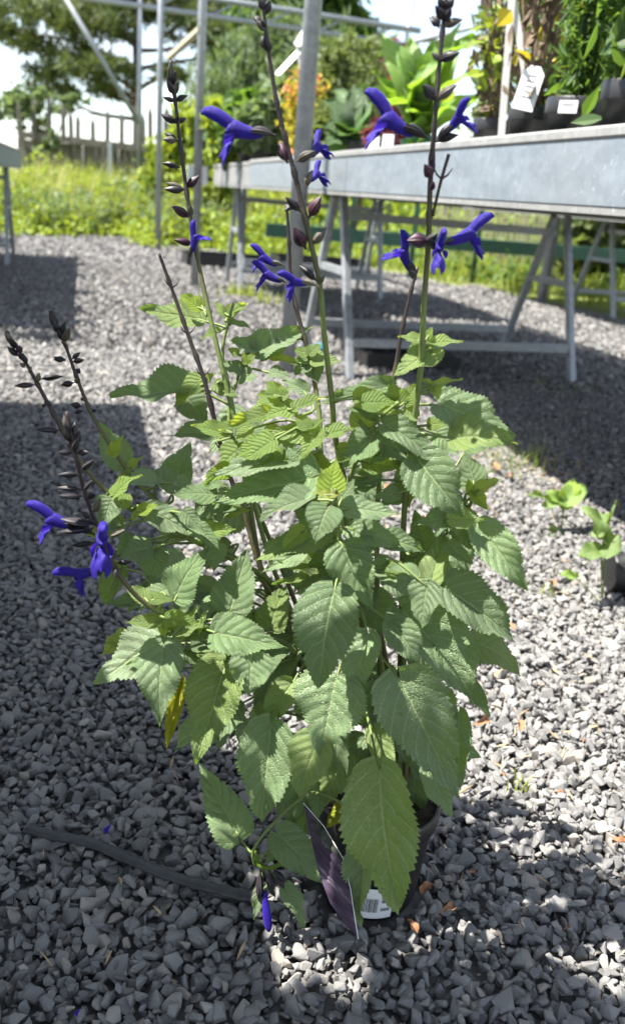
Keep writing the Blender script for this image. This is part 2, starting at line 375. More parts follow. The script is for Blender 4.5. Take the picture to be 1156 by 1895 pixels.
def cloud_vf(c, size, aspect=0.45, axis=None, axj=0.6, up=0.5, jit=0.4):
    """one pointed, slightly folded leaf per centre: 6 vertices, 2 quads"""
    c = np.asarray(c); n = len(c)
    a = rng.normal(size=(n, 3))
    if axis is not None: a = a*axj + np.asarray(axis)
    a = unit(a); nn = rng.normal(size=(n, 3)); nn[:, 2] += up*2.5; nn = unit(nn-a*(nn*a).sum(1, keepdims=True))
    b = np.cross(nn, a); L = size*(1+rng.uniform(-jit, jit, n))[:, None]; W = L*aspect/2
    base, tip = c-a*L/2, c+a*L/2
    m1, m2 = c-a*L*0.10, c+a*L*0.12
    v = np.stack([base, m1+b*W+nn*W*0.3, m2+b*W*0.85+nn*W*0.25, tip, m2-b*W*0.85+nn*W*0.25, m1-b*W+nn*W*0.3], 1).reshape(-1, 3)
    i = (np.arange(n)*6)[:, None]
    f = np.concatenate([i+np.array([[0, 1, 2, 3]]), i+np.array([[0, 3, 4, 5]])], 0)
    return v, f
def cloud(name, c, size, mat, parent=None, aspect=0.45, axis=None, axj=0.6, up=0.5, col=None, kind=None):
    v, f = cloud_vf(c, size, aspect, axis, axj, up)
    if col is None: col = rng.uniform(0, 1, len(c))
    return np_obj(name, v, f, mat, parent, np.repeat(col, 6), kind)
def blades_vf(b, h, wd, lean, seg=3):
    b = np.asarray(b); n = len(b); az = rng.uniform(0, 2*np.pi, n); d = np.stack([np.cos(az), np.sin(az), 0*az], 1)
    sd = np.stack([-np.sin(az+rng.normal(0, .6, n)), np.cos(az), 0*az], 1); ln = (lean*rng.uniform(0.1, 1.2, n))[:, None]
    h = np.broadcast_to(h, n)[:, None]; vs = []
    for k in range(seg+1):
        t = k/seg; p = b + np.array([0, 0, 1.])*h*t*(1-0.25*ln*t) + d*h*ln*t*t
        w_ = wd*(1-t**1.5*0.95); vs += [p-sd*w_/2, p+sd*w_/2]
    v = np.stack(vs, 1).reshape(-1, 3); k2 = 2*(seg+1); i = (np.arange(n)*k2)[:, None]
    f = np.concatenate([i+np.array([[2*k, 2*k+1, 2*k+3, 2*k+2]]) for k in range(seg)], 0)
    return v, f, k2
def blades(name, b, h, wd, lean, mat, parent=None, kind=None, seg=3):
    v, f, k2 = blades_vf(b, h, wd, lean, seg)
    return np_obj(name, v, f, mat, parent, np.repeat(rng.uniform(0, 1, len(b)), k2), kind)
def ball(n, c, r, hollow=0.3):
    d = unit(rng.normal(size=(n, 3))); q = rng.uniform(hollow**3, 1, n)**(1/3)
    return np.asarray(c)+d*q[:, None]*np.asarray(r)

# ------------------------------------------------------------------ ground
def ground_mat():
    m = NT('rough_grass_ground'); f = m.noise(0.8, 6); g = m.noise(14, 4)
    col = m.mix(g, m.ramp(f, [(0.3, (0.08, 0.11, 0.02)), (0.7, (0.17, 0.20, 0.045))]), (0.10, 0.11, 0.03))
    return m.done(m.principled(col, 0.9, 0, m.bump(g, 0.8, 0.05), 0.2))
def gravel_mat(single):
    m = NT('grey_gravel_single' if single else 'grey_gravel')
    k = rand_val(m) if single else m.n('ShaderNodeAttribute', attribute_name='col').outputs['Fac']
    co = m.n('ShaderNodeTexCoord').outputs['Object']
    if not single: co = m.n('ShaderNodeNewGeometry').outputs['Position']
    f = m.noise(160 if not single else 9, 5, 0.65, vec=co)
    base = m.ramp(k, [(0.0, (0.062, 0.060, 0.059)), (0.35, (0.102, 0.100, 0.099)), (0.62, (0.138, 0.135, 0.132)), (0.86, (0.184, 0.178, 0.169)), (0.95, (0.20, 0.172, 0.14)), (1.0, (0.30, 0.285, 0.26))])
    col = m.mix(m.math('MULTIPLY', f, 0.55), base, (0.215, 0.21, 0.203))
    sp = m.noise(900 if not single else 40, 2, vec=co)
    col = m.mix(m.math('MULTIPLY', m.math('GREATER_THAN', sp, 0.62), 0.35), col, (0.09, 0.09, 0.095))
    return m.done(m.principled(col, 0.72, 0, m.bump(m.math('ADD', f, m.math('MULTIPLY', sp, 0.35)), 0.35, 0.0025), 0.35))
def gravel_far_mat():
    m = NT('far_gravel'); co = m.n('ShaderNodeNewGeometry').outputs['Position']
    vo = m.n('ShaderNodeTexVoronoi', {'Scale': 42.0, 'Vector': co})
    d = vo.outputs['Distance']; c = m.n('ShaderNodeSeparateXYZ', {0: vo.outputs['Color']}).outputs[0]
    big = m.noise(0.9, 5, vec=co)
    col = m.ramp(m.math('MULTIPLY_ADD', big, 0.5, m.math('MULTIPLY', c, 0.55)), [(0.1, (0.055, 0.054, 0.053)), (0.5, (0.105, 0.103, 0.10)), (0.9, (0.175, 0.17, 0.16))])
    return m.done(m.principled(col, 0.85, 0, m.bump(m.math('SUBTRACT', 1.0, d), 1.0, 0.012), 0.25))
M['gravel'] = gravel_mat(False); M['gravel1'] = gravel_mat(True); M['gravel_far'] = gravel_far_mat()
g = MB(); g.box((0, 0, -0.25), (900, 900, 0.4)); go = g.build('ground', simple('x', (0, 0, 0)) if False else ground_mat()); go['kind'] = 'structure'
# gravel yard: a sheet 4 cm above the soil, wavy far edge where weeds creep in
gb = MB()
def yard_edge(x): return 10.8+0.6*math.sin(x*1.7)+0.45*math.sin(x*4.1+1)+.25*math.sin(x*9.3) - max(0, min(3.2, (x+0.3)*1.6))
def yard(u, v):
    x = -9+20*v; y = -4+(yard_edge(x)+4)*u
    return (x, y, -0.012)
gb.grid(yard, 30, 80); gravel = gb.build('gravel_ground', M['gravel_far']); gravel['kind'] = 'structure'

# stones: crushed-rock hulls
def stone_hull(n, r):
    bm = bmesh.new()
    for _ in range(n):
        d = Vector((r.gauss(0, 1), r.gauss(0, 1), r.gauss(0, 1))).normalized()
        bm.verts.new((d.x*0.62*r.uniform(.86, 1.1), d.y*0.48*r.uniform(.86, 1.1), d.z*0.36*r.uniform(.86, 1.1)))
    res = bmesh.ops.convex_hull(bm, input=bm.verts)
    bmesh.ops.delete(bm, geom=[e for e in res['geom_interior'] if isinstance(e, bmesh.types.BMVert)], context='VERTS')
    return bm
def hull_arrays(n, seed, bev=False):
    bm = stone_hull(n, random.Random(seed))
    if bev:
        bmesh.ops.dissolve_limit(bm, angle_limit=0.30, verts=bm.verts[:], edges=bm.edges[:])
        bmesh.ops.bevel(bm, geom=bm.edges[:], offset=0.045, segments=1, affect='EDGES', clamp_overlap=True)
    bmesh.ops.triangulate(bm, faces=bm.faces[:]); bm.verts.index_update()
    v = np.array([x.co[:] for x in bm.verts]); f = np.array([[x.index for x in q.verts] for q in bm.faces]); bm.free(); return v, f
def rotmats(n, tilt=0.5):
    q = rng.normal(size=(n, 4)); q[:, 1:3] *= tilt; q = unit(q); a, b, c, d = q.T
    return np.stack([np.stack([1-2*(c*c+d*d), 2*(b*c-a*d), 2*(b*d+a*c)], 1), np.stack([2*(b*c+a*d), 1-2*(b*b+d*d), 2*(c*d-a*b)], 1),
                     np.stack([2*(b*d-a*c), 2*(c*d+a*b), 1-2*(b*b+c*c)], 1)], 1)
POT = Vector((0.098, 0.712, 0))            # the pot's centre on the ground
def scatter(y0, y1, sp, jitter=0.5):
    out = []; y = y0; row = 0
    while y < y1:
        hw = 0.16+0.47*y; xs = np.arange(-hw, hw, sp)+(sp/2 if row % 2 else 0)
        out.append(np.stack([xs, np.full(len(xs), y)], 1)); y += sp*0.87; row += 1
    p = np.concatenate(out); return p+rng.uniform(-jitter, jitter, p.shape)*sp
def pebbles(p, zlo, zhi, smin, smax, hulls, tilt):
    n = len(p); R = rotmats(n, tilt); s = np.clip(rng.lognormal(math.log((smin+smax)/2), 0.30, n), smin*0.5, smax*1.6)
    z = rng.uniform(zlo, zhi, n); idx = rng.integers(0, len(hulls), n)
    return [(p[i, 0], p[i, 1], z[i], s[i], R[i], idx[i]) for i in range(0)] if False else (p, z, s, R, idx)
def emit(batch, hulls):
    p, z, s, R, idx = batch; V_, F_, K_ = [], [], []; off = 0
    for h, (hv, hf) in enumerate(hulls):
        q = np.where(idx == h)[0]
        if not len(q): continue
        vv = np.einsum('nij,kj->nki', R[q], hv)*s[q][:, None, None]
        vv[:, :, 0] += p[q, 0][:, None]; vv[:, :, 1] += p[q, 1][:, None]; vv[:, :, 2] += z[q][:, None]
        ff = hf[None]+(np.arange(len(q))*len(hv))[:, None, None]+off
        V_.append(vv.reshape(-1, 3)); F_.append(ff.reshape(-1, 3)); K_.append(np.repeat(rng.uniform(0, 1, len(q)), len(hv))); off += len(q)*len(hv)
    return np.concatenate(V_), np.concatenate(F_), np.concatenate(K_)
near_h = [hull_arrays(11, 100+i, True) for i in range(14)]
mid_h = [hull_arrays(10, 200+i) for i in range(12)]
far_h = [hull_arrays(7, 300+i) for i in range(8)]
VV, FF, KK = [], [], []; off = 0
for bt, hh in ((pebbles(scatter(0.30, 1.75, 0.0112), -0.006, 0.000, 0.010, 0.016, near_h, 0.6), near_h),
               (pebbles(scatter(0.30, 1.75, 0.0146), 0.002, 0.006, 0.0115, 0.0185, near_h, 0.45), near_h),
               (pebbles(scatter(1.75, 3.6, 0.0132), -0.004, 0.005, 0.012, 0.020, mid_h, 0.5), mid_h),
               (pebbles(scatter(3.6, 7.6, 0.026), -0.004, 0.006, 0.019, 0.032, far_h, 0.5), far_h),
               (pebbles(scatter(7.6, 11.3, 0.042), -0.006, 0.004, 0.028, 0.044, far_h, 0.4), far_h)):
    keep = (np.hypot(bt[0][:, 0]-POT.x, bt[0][:, 1]-POT.y) > 0.066) & np.array([y < yard_edge(x)-.05 for x, y in bt[0]])
    bt = [x[keep] for x in bt]
    if hh is near_h and len(VV) == 1:      # the 300 stones that show largest become parts of the ground
        p = bt[0]; d = np.hypot(p[:, 0], p[:, 1]); inside = np.array([(-15 < pxy((a, b, 0))[0] < 1171) and pxy((a, b, 0))[1] < 1910 for a, b in p])
        sc_ = np.where(inside, bt[2]/np.hypot(d, H), 0); top = np.argsort(-sc_)[:300]
        ms = [np_mesh('stone', hv, hf, M['gravel1']) for hv, hf in near_h]
        for i in top:
            o = bpy.data.objects.new('stone', ms[bt[4][i]]); C.objects.link(o); o.parent = gravel
            mt = Matrix(bt[3][i].tolist()).to_4x4(); s_ = float(bt[2][i])
            o.matrix_local = Matrix.Translation(Vector((p[i, 0], p[i, 1], bt[1][i]))-parent_world(gravel)) @ mt @ Matrix.Scale(s_, 4)
        kk = np.ones(len(p), bool); kk[top] = False; bt = [x[kk] for x in bt]
    v, f, k = emit(bt, hh); VV.append(v); FF.append(f+off); KK.append(k); off += len(v)
so = np_obj('gravel', np.concatenate(VV), np.concatenate(FF), M['gravel'], gravel, np.concatenate(KK), 'stuff')

# ------------------------------------------------------------------ tubular frame of the open shelter
fr = thing('shelter_frame', 'open grey galvanised tube frame with tall posts and roof rails over the yard', 'frame', on_z(530, 690))
P1, P2, P3, P4 = on_z(530, 690), on_z(360, 530), on_z(292, 462), on_z(257, 428)
PR = on_z(1000, 560); PE = P4+V*4.0
for p, r in ((P1, 0.034), (P2, 0.030), (P3, 0.032), (P4, 0.034), (PR, 0.045), (PE, 0.034)):
    b = MB(); b.tube([p+Z*-0.05, p+Z*4.1], r, 14); b.build('post', M['tube'], fr, True)
ztop = at_y(258, 10, P4.y).z
for dz in (0.0, 0.22):
    b = MB(); b.tube([P4-V*2.2+Z*(ztop+dz), PE+V*0.2+Z*(ztop+dz-0.02)], 0.042, 10); b.build('rail', M['tube'], fr, True)
for k in range(5):
    q = P4+V*(0.2+k*0.8)+Z*ztop; b = MB(); b.tube([q, q+V*0.4+Z*0.22], 0.018, 8); b.build('brace', M['tube'], fr, True)
b = MB(); b.tube([P4+Z*(ztop-1.5), P4-V*1.2+Z*(ztop+0.25)], 0.035, 10); b.build('brace', M['tube'], fr, True)
for z_ in (3.9,):
    for a, c in ((P1-U*5, P4+U*1),):
        b = MB(); b.tube([a+Z*z_, c+Z*z_], 0.04, 10); b.build('rail', M['tube'], fr, True)
b = MB(); b.tube([PE+Z*ztop, PE+V*2.0-U*3+Z*(ztop+0.5)], 0.03, 8); b.build('brace', M['tube'], fr, True)
b = MB(); b.tube([PE+Z*(ztop+.05), PE+V*2.6-U*1+Z*(ztop+0.25)], 0.03, 8); b.build('brace', M['tube'], fr, True)
b = MB(); qa = at_y(372, 54, 6.4); qb = at_y(312, 108, 8.6); b.bar(qa, qb, 0.05, 0.03)
b.build('brace', M['pale_wood'], fr)['label'] = 'pale timber brace clamped to a post'

# ------------------------------------------------------------------ benches
def bench(s0, s1, t0, width, label, panel=2.6, cuts=None, mat='galv'):
    org = bp(s0, t0, 0); t = thing('bench_tray', label, 'bench', org, 'galvanised nursery benches in two rows')
    L = s1-s0; P = lambda s, c, z: org+U*s+V*c+Z*z
    ax = (U, V, Z)
    n = max(1, round(L/panel))
    cuts = [c-s0 for c in cuts] if cuts else [L*i/n for i in range(n+1)]
    for a, e in zip(cuts, cuts[1:]):
        for side, c in ((0, 0.003), (1, width-0.003)):
            b = MB(); b.box(P((a+e)/2, c, 0.806), (e-a-0.004, 0.006, 0.116), ax); b.build('side_panel', M[mat], t)
            b = MB(); b.box(P((a+e)/2, c+(0.008 if side == 0 else -0.008), 0.740), (e-a-0.008, 0.018, 0.014), ax); b.build('bottom_flange', M['galv_dull'], t)
            b = MB(); b.box(P((a+e)/2, c+(0.004 if side == 0 else -0.004), 0.876), (e-a-0.002, 0.022, 0.022), ax, 0.004); b.build('top_rail', M['galv_dull'], t)
    for s_ in (0.003, L-0.003):
        b = MB(); b.box(P(s_, width/2, 0.806), (0.006, width-0.014, 0.116), ax); b.build('end_panel', M[mat], t)
        b = MB(); b.box(P(s_, width/2, 0.876), (0.02, width-0.034, 0.02), ax); b.build('top_rail', M['galv_dull'], t)
    b = MB(); b.box(P(L/2, width/2, 0.832), (L-0.016, width-0.016, 0.008), ax); b.build('tray_bed', M['galv_dull'], t)
    for k in range(max(2, round(L/1.1))):
        b = MB(); b.box(P(L*(k+0.5)/max(2, round(L/1.1)), width/2, 0.752), (0.04, width-0.07, 0.03), ax); b.build('cross_bearer', M['galv_dull'], t)
    return t
SE = bench_s(462, 0, .82)
bench(-1.25, SE, 0, 1.45, 'long bright galvanised bench tray nearest on the right, crowded with potted plants', cuts=[-1.25, bench_s(640, 0, .8), SE])
bench(SE+.25, 5.5, 0.05, 1.45, 'shaded grey bench tray just beyond the far end of the long right-hand tray', mat='galv_dull')  # duller panel colour paints in the shade on this tray
bench(-1.9, 1.44, -2.685, 1.45, 'galvanised bench tray beside the viewer on the left, shading the near gravel')
bench(2.88, 6.9, -2.92, 1.45, 'galvanised bench tray at the left edge of the yard with leafy plants on top')
bench(3.1, 6.3, 2.55, 1.3, 'bench tray seen underneath the right-hand tray, far right')

def trestle(label):
    t = thing('trestle', label, 'trestle', (0, 0, 0), 'grey steel trestles carrying the bench trays')
    X, Y_ = Vector((1, 0, 0)), Vector((0, 1, 0)); w = 1.13
    for sx in (0, 1):
        for sy in (0, 1):
            f_ = X*(sx*w)+Y_*(0.66*sy); tp = X*(sx*w)+Y_*(0.28+0.10*sy)+Z*0.731
            b = MB(); b.bar(f_, tp, 0.032, 0.032, Y_, 0.003); b.build('leg', M['tube'], t, local=True)
        c = 0.43; y0, y1 = 0.28*c/0.731, 0.66-0.28*c/0.731
        b = MB(); b.bar(X*(sx*w)+Y_*(y0+.01)+Z*c, X*(sx*w)+Y_*(y1-.01)+Z*c, 0.024, 0.03); b.build('side_rail', M['tube'], t, local=True)
    for sy in (0, 1):
        y0 = 0.28*0.15/0.731 if sy == 0 else 0.66-0.28*0.15/0.731
        b = MB(); b.bar(Y_*y0+Z*0.15+X*0.017, Y_*y0+Z*0.15+X*(w-0.017), 0.026, 0.036); b.build('lower_rail', M['tube'], t, local=True)
    b = MB(); b.bar(Y_*0.33+Z*0.655+X*0.017, Y_*0.33+Z*0.655+X*(w-0.017), 0.03, 0.034); b.build('upper_rail', M['tube'], t, local=True)
    return t
t0 = trestle('nearest complete grey steel trestle under the long right bench tray')
lg1, lg2 = on_z(647, 703), on_z(1060, 708)
t0.location = lg1; t0.rotation_euler = (0, 0, math.atan2(lg2.y-lg1.y, lg2.x-lg1.x))
rzb = math.atan2(V.y, V.x)
dup(t0, on_z(447, 530), rzb-0.12, 'far grey trestle under the right-hand tray, seen left of the thick post')
dup(t0, bp(4.9, 0.2, 0), rzb, 'grey trestle under the shaded tray furthest back on the right row')
q = on_z(1137, 590); dup(t0, q+V*-0.02, rzb, 'grey trestle standing alone at the right edge under the far right tray')
dup(t0, Vector((0.84, 0.95, 0.0)), rzb, 'trestle at the right edge with only one pale slanting leg in view')
dup(t0, bp(3.2, -2.67, 0), rzb, 'grey trestle at the left edge under the leafy left tray')
dup(t0, bp(5.8, -2.67, 0), rzb, 'grey trestle far back under the leafy left tray')

# ------------------------------------------------------------------ things under and behind the benches
def tray(c, ax, sx, sy, h, label):
    t = thing('plant_tray', label, 'tray', c, 'black plastic trays under the benches')
    c = Vector(c)
    b = MB(); b.box(c+Z*0.01, (sx, sy, 0.008), ax); b.build('base', M['black'], t)
    for k in (-1, 1):
        b = MB(); b.box(c+ax[0]*(k*sx/2)+Z*(h/2+.01), (0.008, sy+.008, h), ax); b.build('rim', M['black'], t)
        b = MB(); b.box(c+ax[1]*(k*sy/2)+Z*(h/2+.012), (sx-.01, 0.008, h-.004), ax); b.build('rim', M['black'], t)
AXB = (V, U, Z)
tray(on_z(735, 668), AXB, 0.46, 0.42, 0.06, 'black plastic tray on the gravel between the nearest trestle legs')
tray(on_z(420, 492), AXB, .85, 0.5, 0.10, 'black plastic tray on the ground left of the thick post, far back')
tray(on_z(590, 496), AXB, 1.0, 0.5, 0.10, 'wide black plastic tray on the ground far behind the thick post')
b = MB(); c = on_z(588, 650); b.box(c+Z*0.02, (0.07, 0.05, 0.012), AXB, 0.004); b.box(c+Z*0.032+V*0.01, (0.03, 0.03, 0.012), AXB, 0.003)
tag(b.build('plastic_offcut', simple('cyan_plastic', (0.04, 0.22, 0.28), (0.06, 0.28, 0.34), 0.4)), 'small cyan plastic scrap lying at the foot of the nearest trestle', 'scrap')
gr = thing('metal_rack', 'dark green metal rack with a long low rail behind the right-hand benches', 'rack', on_z(700, 530))
def rail_at(px, py, y): return at_y(px, py, y)
a_, e_ = rail_at(492, 425, 8.7), rail_at(1400, 492, 9.4)
b = MB(); b.bar(a_, e_, 0.10, 0.13); b.build('long_rail', M['green_metal'], gr)
for px in (640, 752, 868, 1010, 1180):
    k = (px-492)/908; p = a_.lerp(e_, k); b = MB(); b.bar(Vector((p.x, p.y+.08, 0)), Vector((p.x, p.y+.08, 0.78)), 0.05, 0.05); b.build('upright', M['green_metal'], gr)
b = MB(); b.bar(Vector((a_.x, a_.y+.08, .8)), Vector((e_.x, e_.y+.08, .8)), 0.05, 0.04); b.build('top_rail', M['green_metal'], gr)

# pale picket fence far right, weathered board fence far left
pf = thing('picket_fence', 'low fence of pale upright pickets behind the green rack', 'fence', (1.6, 10.6, 0))
pm = MB(); pm.box((0, 0, 0.52), (0.034, 0.014, 1.04)); pm.v[1:1] = []; pmesh = pm.mesh('picket', M['pale_wood'])
for i in range(64):
    x = 1.2+i*0.062; o = bpy.data.objects.new('picket', pmesh); C.objects.link(o); o.parent = pf
    o.location = (x-1.6, rnd(-.006, .006), rnd(-.03, .02)); o.rotation_euler = (0, rnd(-.02, .02), 0)
for z_ in (0.25, 0.8):
    b = MB(); b.bar((1.15, 10.63, z_), (5.2, 10.63, z_), 0.03, 0.05); b.build('rail', M['pale_wood'], pf)
YF = 20.0
fl = thing('board_fence', 'weathered dark board fence with spiky picket tops at the back left', 'fence', (at_y(200, 300, YF).x, YF, 0))
x0, x1 = at_y(40, 300, YF).x, at_y(420, 300, YF).x; zr = at_y(200, 263, YF).z
bm_ = MB(); bm_.box((0, 0, zr/2-.03), (0.176, 0.02, zr-.06)); plank = bm_.mesh('plank', M['wood'])
pkm = MB(); pkm.add([(-.05, -.015, 0), (.05, -.015, 0), (.05, .015, 0), (-.05, .015, 0), (-.05, -.015, .5), (.05, -.015, .5), (.05, .015, .5), (-.05, .015, .5), (0, 0, .66)],
    [(0, 1, 5, 4), (1, 2, 6, 5), (2, 3, 7, 6), (3, 0, 4, 7), (4, 5, 8), (5, 6, 8), (6, 7, 8), (7, 4, 8), (3, 2, 1, 0)]); pik = pkm.mesh('picket', M['wood'])
n = int((x1-x0)/0.165)
for i in range(n):
    x = x0+i*0.165+rnd(-.012, .012); o = bpy.data.objects.new('plank', plank); C.objects.link(o); o.parent = fl
    o.location = (x-fl.location.x, 0.05+.028*(i % 2)+rnd(-.01, .01), rnd(-.04, .02)); o.rotation_euler = (0, rnd(-.012, .012), 0)
    if i % 2 == 0 or random.random() < .3:
        o = bpy.data.objects.new('picket', pik); C.objects.link(o); o.parent = fl
        o.location = (x-fl.location.x, -0.005, zr-.05); o.scale = (1, 1, rnd(.8, 1.45)); o.rotation_euler = (0, rnd(-.03, .03), 0)
b = MB(); b.bar((x0, YF-.03, zr), (x1, YF-.03, zr-.12), 0.07, 0.14); b.build('cap_rail', M['wood'], fl)
for px in (205,):
    p = at_y(px, 300, YF-.1); b = MB(); b.bar((p.x, YF-.12, 0), (p.x, YF-.12, zr), 0.1, 0.1); b.build('post', M['tube'], fl)

# ------------------------------------------------------------------ trees
def tree_pine(label, px, y, pads, h, r, seed):
    base = at_y(px, 300, y); base.z = 0; random.seed(seed)
    t = thing('pine_tree', label, 'tree', base, 'pine trees beyond the fence')
    pts = [base+Vector((rnd(-.06, .06), rnd(-.1, .1), h*k/6)) for k in range(7)]
    b = MB(); b.tube(smoothpath(pts, 3), [r*(1-.6*i/18) for i in range(19)], 10); b.build('trunk', M['bark'], t, True)
    cs, cl = [], []
    for (x, yy, w_, hh, dy) in pads:
        c = at_y(x, yy, y+dy); s = y/FPX
        zt = max(1.2, min(h-.3, c.z-0.12*abs(c.x-base.x)-.2)); st = Vector((base.x, base.y, zt))
        mid = st.lerp(c, .55)+Z*rnd(-.25, .3)
        path = smoothpath([st, mid, c], 4); b = MB(); b.tube(path, [0.075*(1-.75*i/8) for i in range(9)], 6)
        for k in range(7):
            q = path[3+k % 6]; b.tube([q, q+Vector((rnd(-1, 1)*w_*s*.45, rnd(-.8, .8), rnd(-.3, .3)*hh*s))], [0.028, 0.01], 4)
        b.build('branch', M['bark'], t, True)
        n_t = int(8+w_*hh*0.0048)
        tc_ = ball(n_t, c, (w_*s/2, w_*s*.40, hh*s*.26), 0.1)
        for q in tc_:
            m_ = 34; d = unit(rng.normal(size=(m_, 3))+np.array([0, 0, .35])); cs.append(np.stack([q+d*0.16*rng.uniform(.6, 1.7, (m_, 1)), d], 1)); cl.append(np.full(m_, rng.uniform(0, 1)))
    a = np.concatenate(cs); v, f = cloud_vf(a[:, 0], 0.30, 0.14, a[:, 1], 0.15, 0.3)
    np_obj('crown', v, f, M['needle'], t, np.repeat(np.concatenate(cl), 6))
    return t
tree_pine('tall pine with a straight reddish trunk and layered dark branches at the back left', 252, 26,
    [(60, 20, 210, 60, 0), (150, 40, 190, 80, -1), (30, 66, 80, 44, 1), (190, 10, 200, 70, 1), (120, 95, 170, 45, .5), (170, 130, 150, 50, -1.5), (95, 138, 90, 26, .8),
     (230, -40, 260, 70, 0), (310, 25, 170, 60, .5), (380, 65, 140, 70, -.6), (425, 110, 110, 50, .4), (320, 140, 70, 18, -1), (195, 172, 80, 18, .8), (105, 172, 100, 36, -.5), (410, 20, 150, 70, 1.2)], 9.0, 0.105, 3)
tree_pine('dark pine crown partly hidden behind the thick post', 470, 30,
    [(430, 60, 150, 80, 0), (470, 100, 170, 70, -1), (450, 20, 160, 70, .5), (520, 60, 140, 70, .4), (500, 0, 170, 60, 0), (430, 135, 90, 40, .5)], 10.0, 0.16, 5)
def tree_leafy(name, label, cat, base, blobs, leaf, mat, n, group=None, tr=0.12, aspect=0.5, axis=None, axj=.6):
    base = Vector((base[0], base[1], 0)); t = thing(name, label, cat, base, group)
    cen = np.array([c for c, r, k in blobs]); b = MB()
    top = Vector(cen.mean(0)); b.tube(smoothpath([base, base.lerp(top, .5)+Vector((.1, .1, 0)), top], 4), [tr*(1-.7*i/8) for i in range(9)], 8)
    for c in cen: b.tube(smoothpath([base.lerp(top, .35), (base.lerp(top, .6)+Vector(c))/2, c], 3), [tr*.5*(1-.8*i/6) for i in range(7)], 6)
    b.build('trunk', M['bark'], t, True)
    cs, cl = [], []; tot = sum(k for c, r, k in blobs)
    for c, r, k in blobs:
        sub = ball(max(6, int(n*k/tot/30)), c, r, .35)
        for q in sub:
            m_ = 30; cs.append(q+rng.normal(size=(m_, 3))*np.array(r)*0.13); cl.append(np.full(m_, rng.uniform(0, 1)))
    cs = np.concatenate(cs); v, f = cloud_vf(cs, leaf, aspect, axis if axis is None else np.tile(axis, (len(cs), 1)), axj)
    np_obj('crown', v, f, mat, t, np.repeat(np.concatenate(cl), 6))
    return t
def blob(px, py, y, rx, ry, k=1): # sight line and distance -> clump of crown
    c = at_y(px, py, y); s = y/FPX; return (tuple(c), (rx*s, rx*s*.8, ry*s), k*rx*ry)
def bx(px, y): return (at_y(px, 300, y).x, y)
GT = 'broadleaved trees and shrubs behind the benches'
tree_leafy('willow_tree', 'soft olive willow crown filling the middle behind the benches', 'tree', bx(500, 17), [blob(440, 190, 17, 90, 90), blob(520, 150, 17.5, 80, 110), blob(590, 170, 17, 70, 100), blob(480, 260, 16.5, 110, 60), blob(400, 240, 17, 60, 70), blob(600, 270, 17, 80, 60)], 0.22, M['fol_grey'], 17000, GT, .12, .22, (0.1, 0, -.9), .5)
tree_leafy('broadleaf_tree', 'mid green tree rising above the willow behind the thick post', 'tree', bx(580, 23), [blob(560, 40, 23, 80, 60), blob(630, 60, 23, 60, 50), blob(500, 40, 23.5, 60, 50), blob(680, 110, 23, 60, 50), blob(560, -40, 23, 90, 60)], 0.26, M['fol_mid'], 11000, GT)
tree_leafy('shrub', 'yellow-green shrub at the foot of the posts left of the thick post', 'shrub', bx(380, 12.5), [blob(365, 260, 12.5, 45, 60), blob(330, 300, 12.8, 50, 50), blob(395, 330, 12, 50, 50), blob(300, 350, 12.6, 45, 45)], 0.11, M['fol_lime'], 6000, GT, .04)
tree_leafy('shrub', 'grey-green bush climbing over the left end of the board fence', 'shrub', bx(80, 20.4), [blob(100, 185, 20.4, 40, 22), blob(65, 215, 20.4, 40, 30), blob(40, 190, 20.4, 40, 30), blob(140, 190, 20.4, 26, 18), blob(95, 245, 19.6, 16, 30)], 0.15, M['fol_grey'], 1700, GT, .06)
tree_leafy('shrub', 'round-leaved climbing bush behind the trestle at the far right', 'shrub', bx(1100, 9.6), [blob(1080, 440, 9.6, 60, 60), blob(1140, 460, 9.8, 50, 60), blob(1050, 480, 9.4, 35, 40), blob(1120, 400, 9.8, 60, 40)], 0.10, M['fol_olive'], 4200, GT, .03, .8)
tree_leafy('shrub', 'tawny golden shrub standing right of the thick post behind the benches', 'shrub', bx(660, 11.5), [blob(640, 130, 11.5, 50, 50), blob(690, 120, 11.8, 40, 40), blob(650, 210, 11.5, 55, 60), blob(720, 190, 11.5, 40, 60)], 0.09, M['fol_olive'], 6000, GT, .04)
# far hedge line, one mass
hp = []
for k in range(420):
    x = rnd(-3, 26); y = rnd(29, 34); hp.append(np.array([x, y, 0])+rng.normal(size=(34, 3))*np.array([.9, .6, .55])+np.array([0, 0, rnd(.4, 1.9)]))
hp = np.concatenate(hp); hp = hp[hp[:, 2] > 0]
cloud('far_hedge', hp, 0.42, M['fol_mid'], None, .5, kind='stuff')

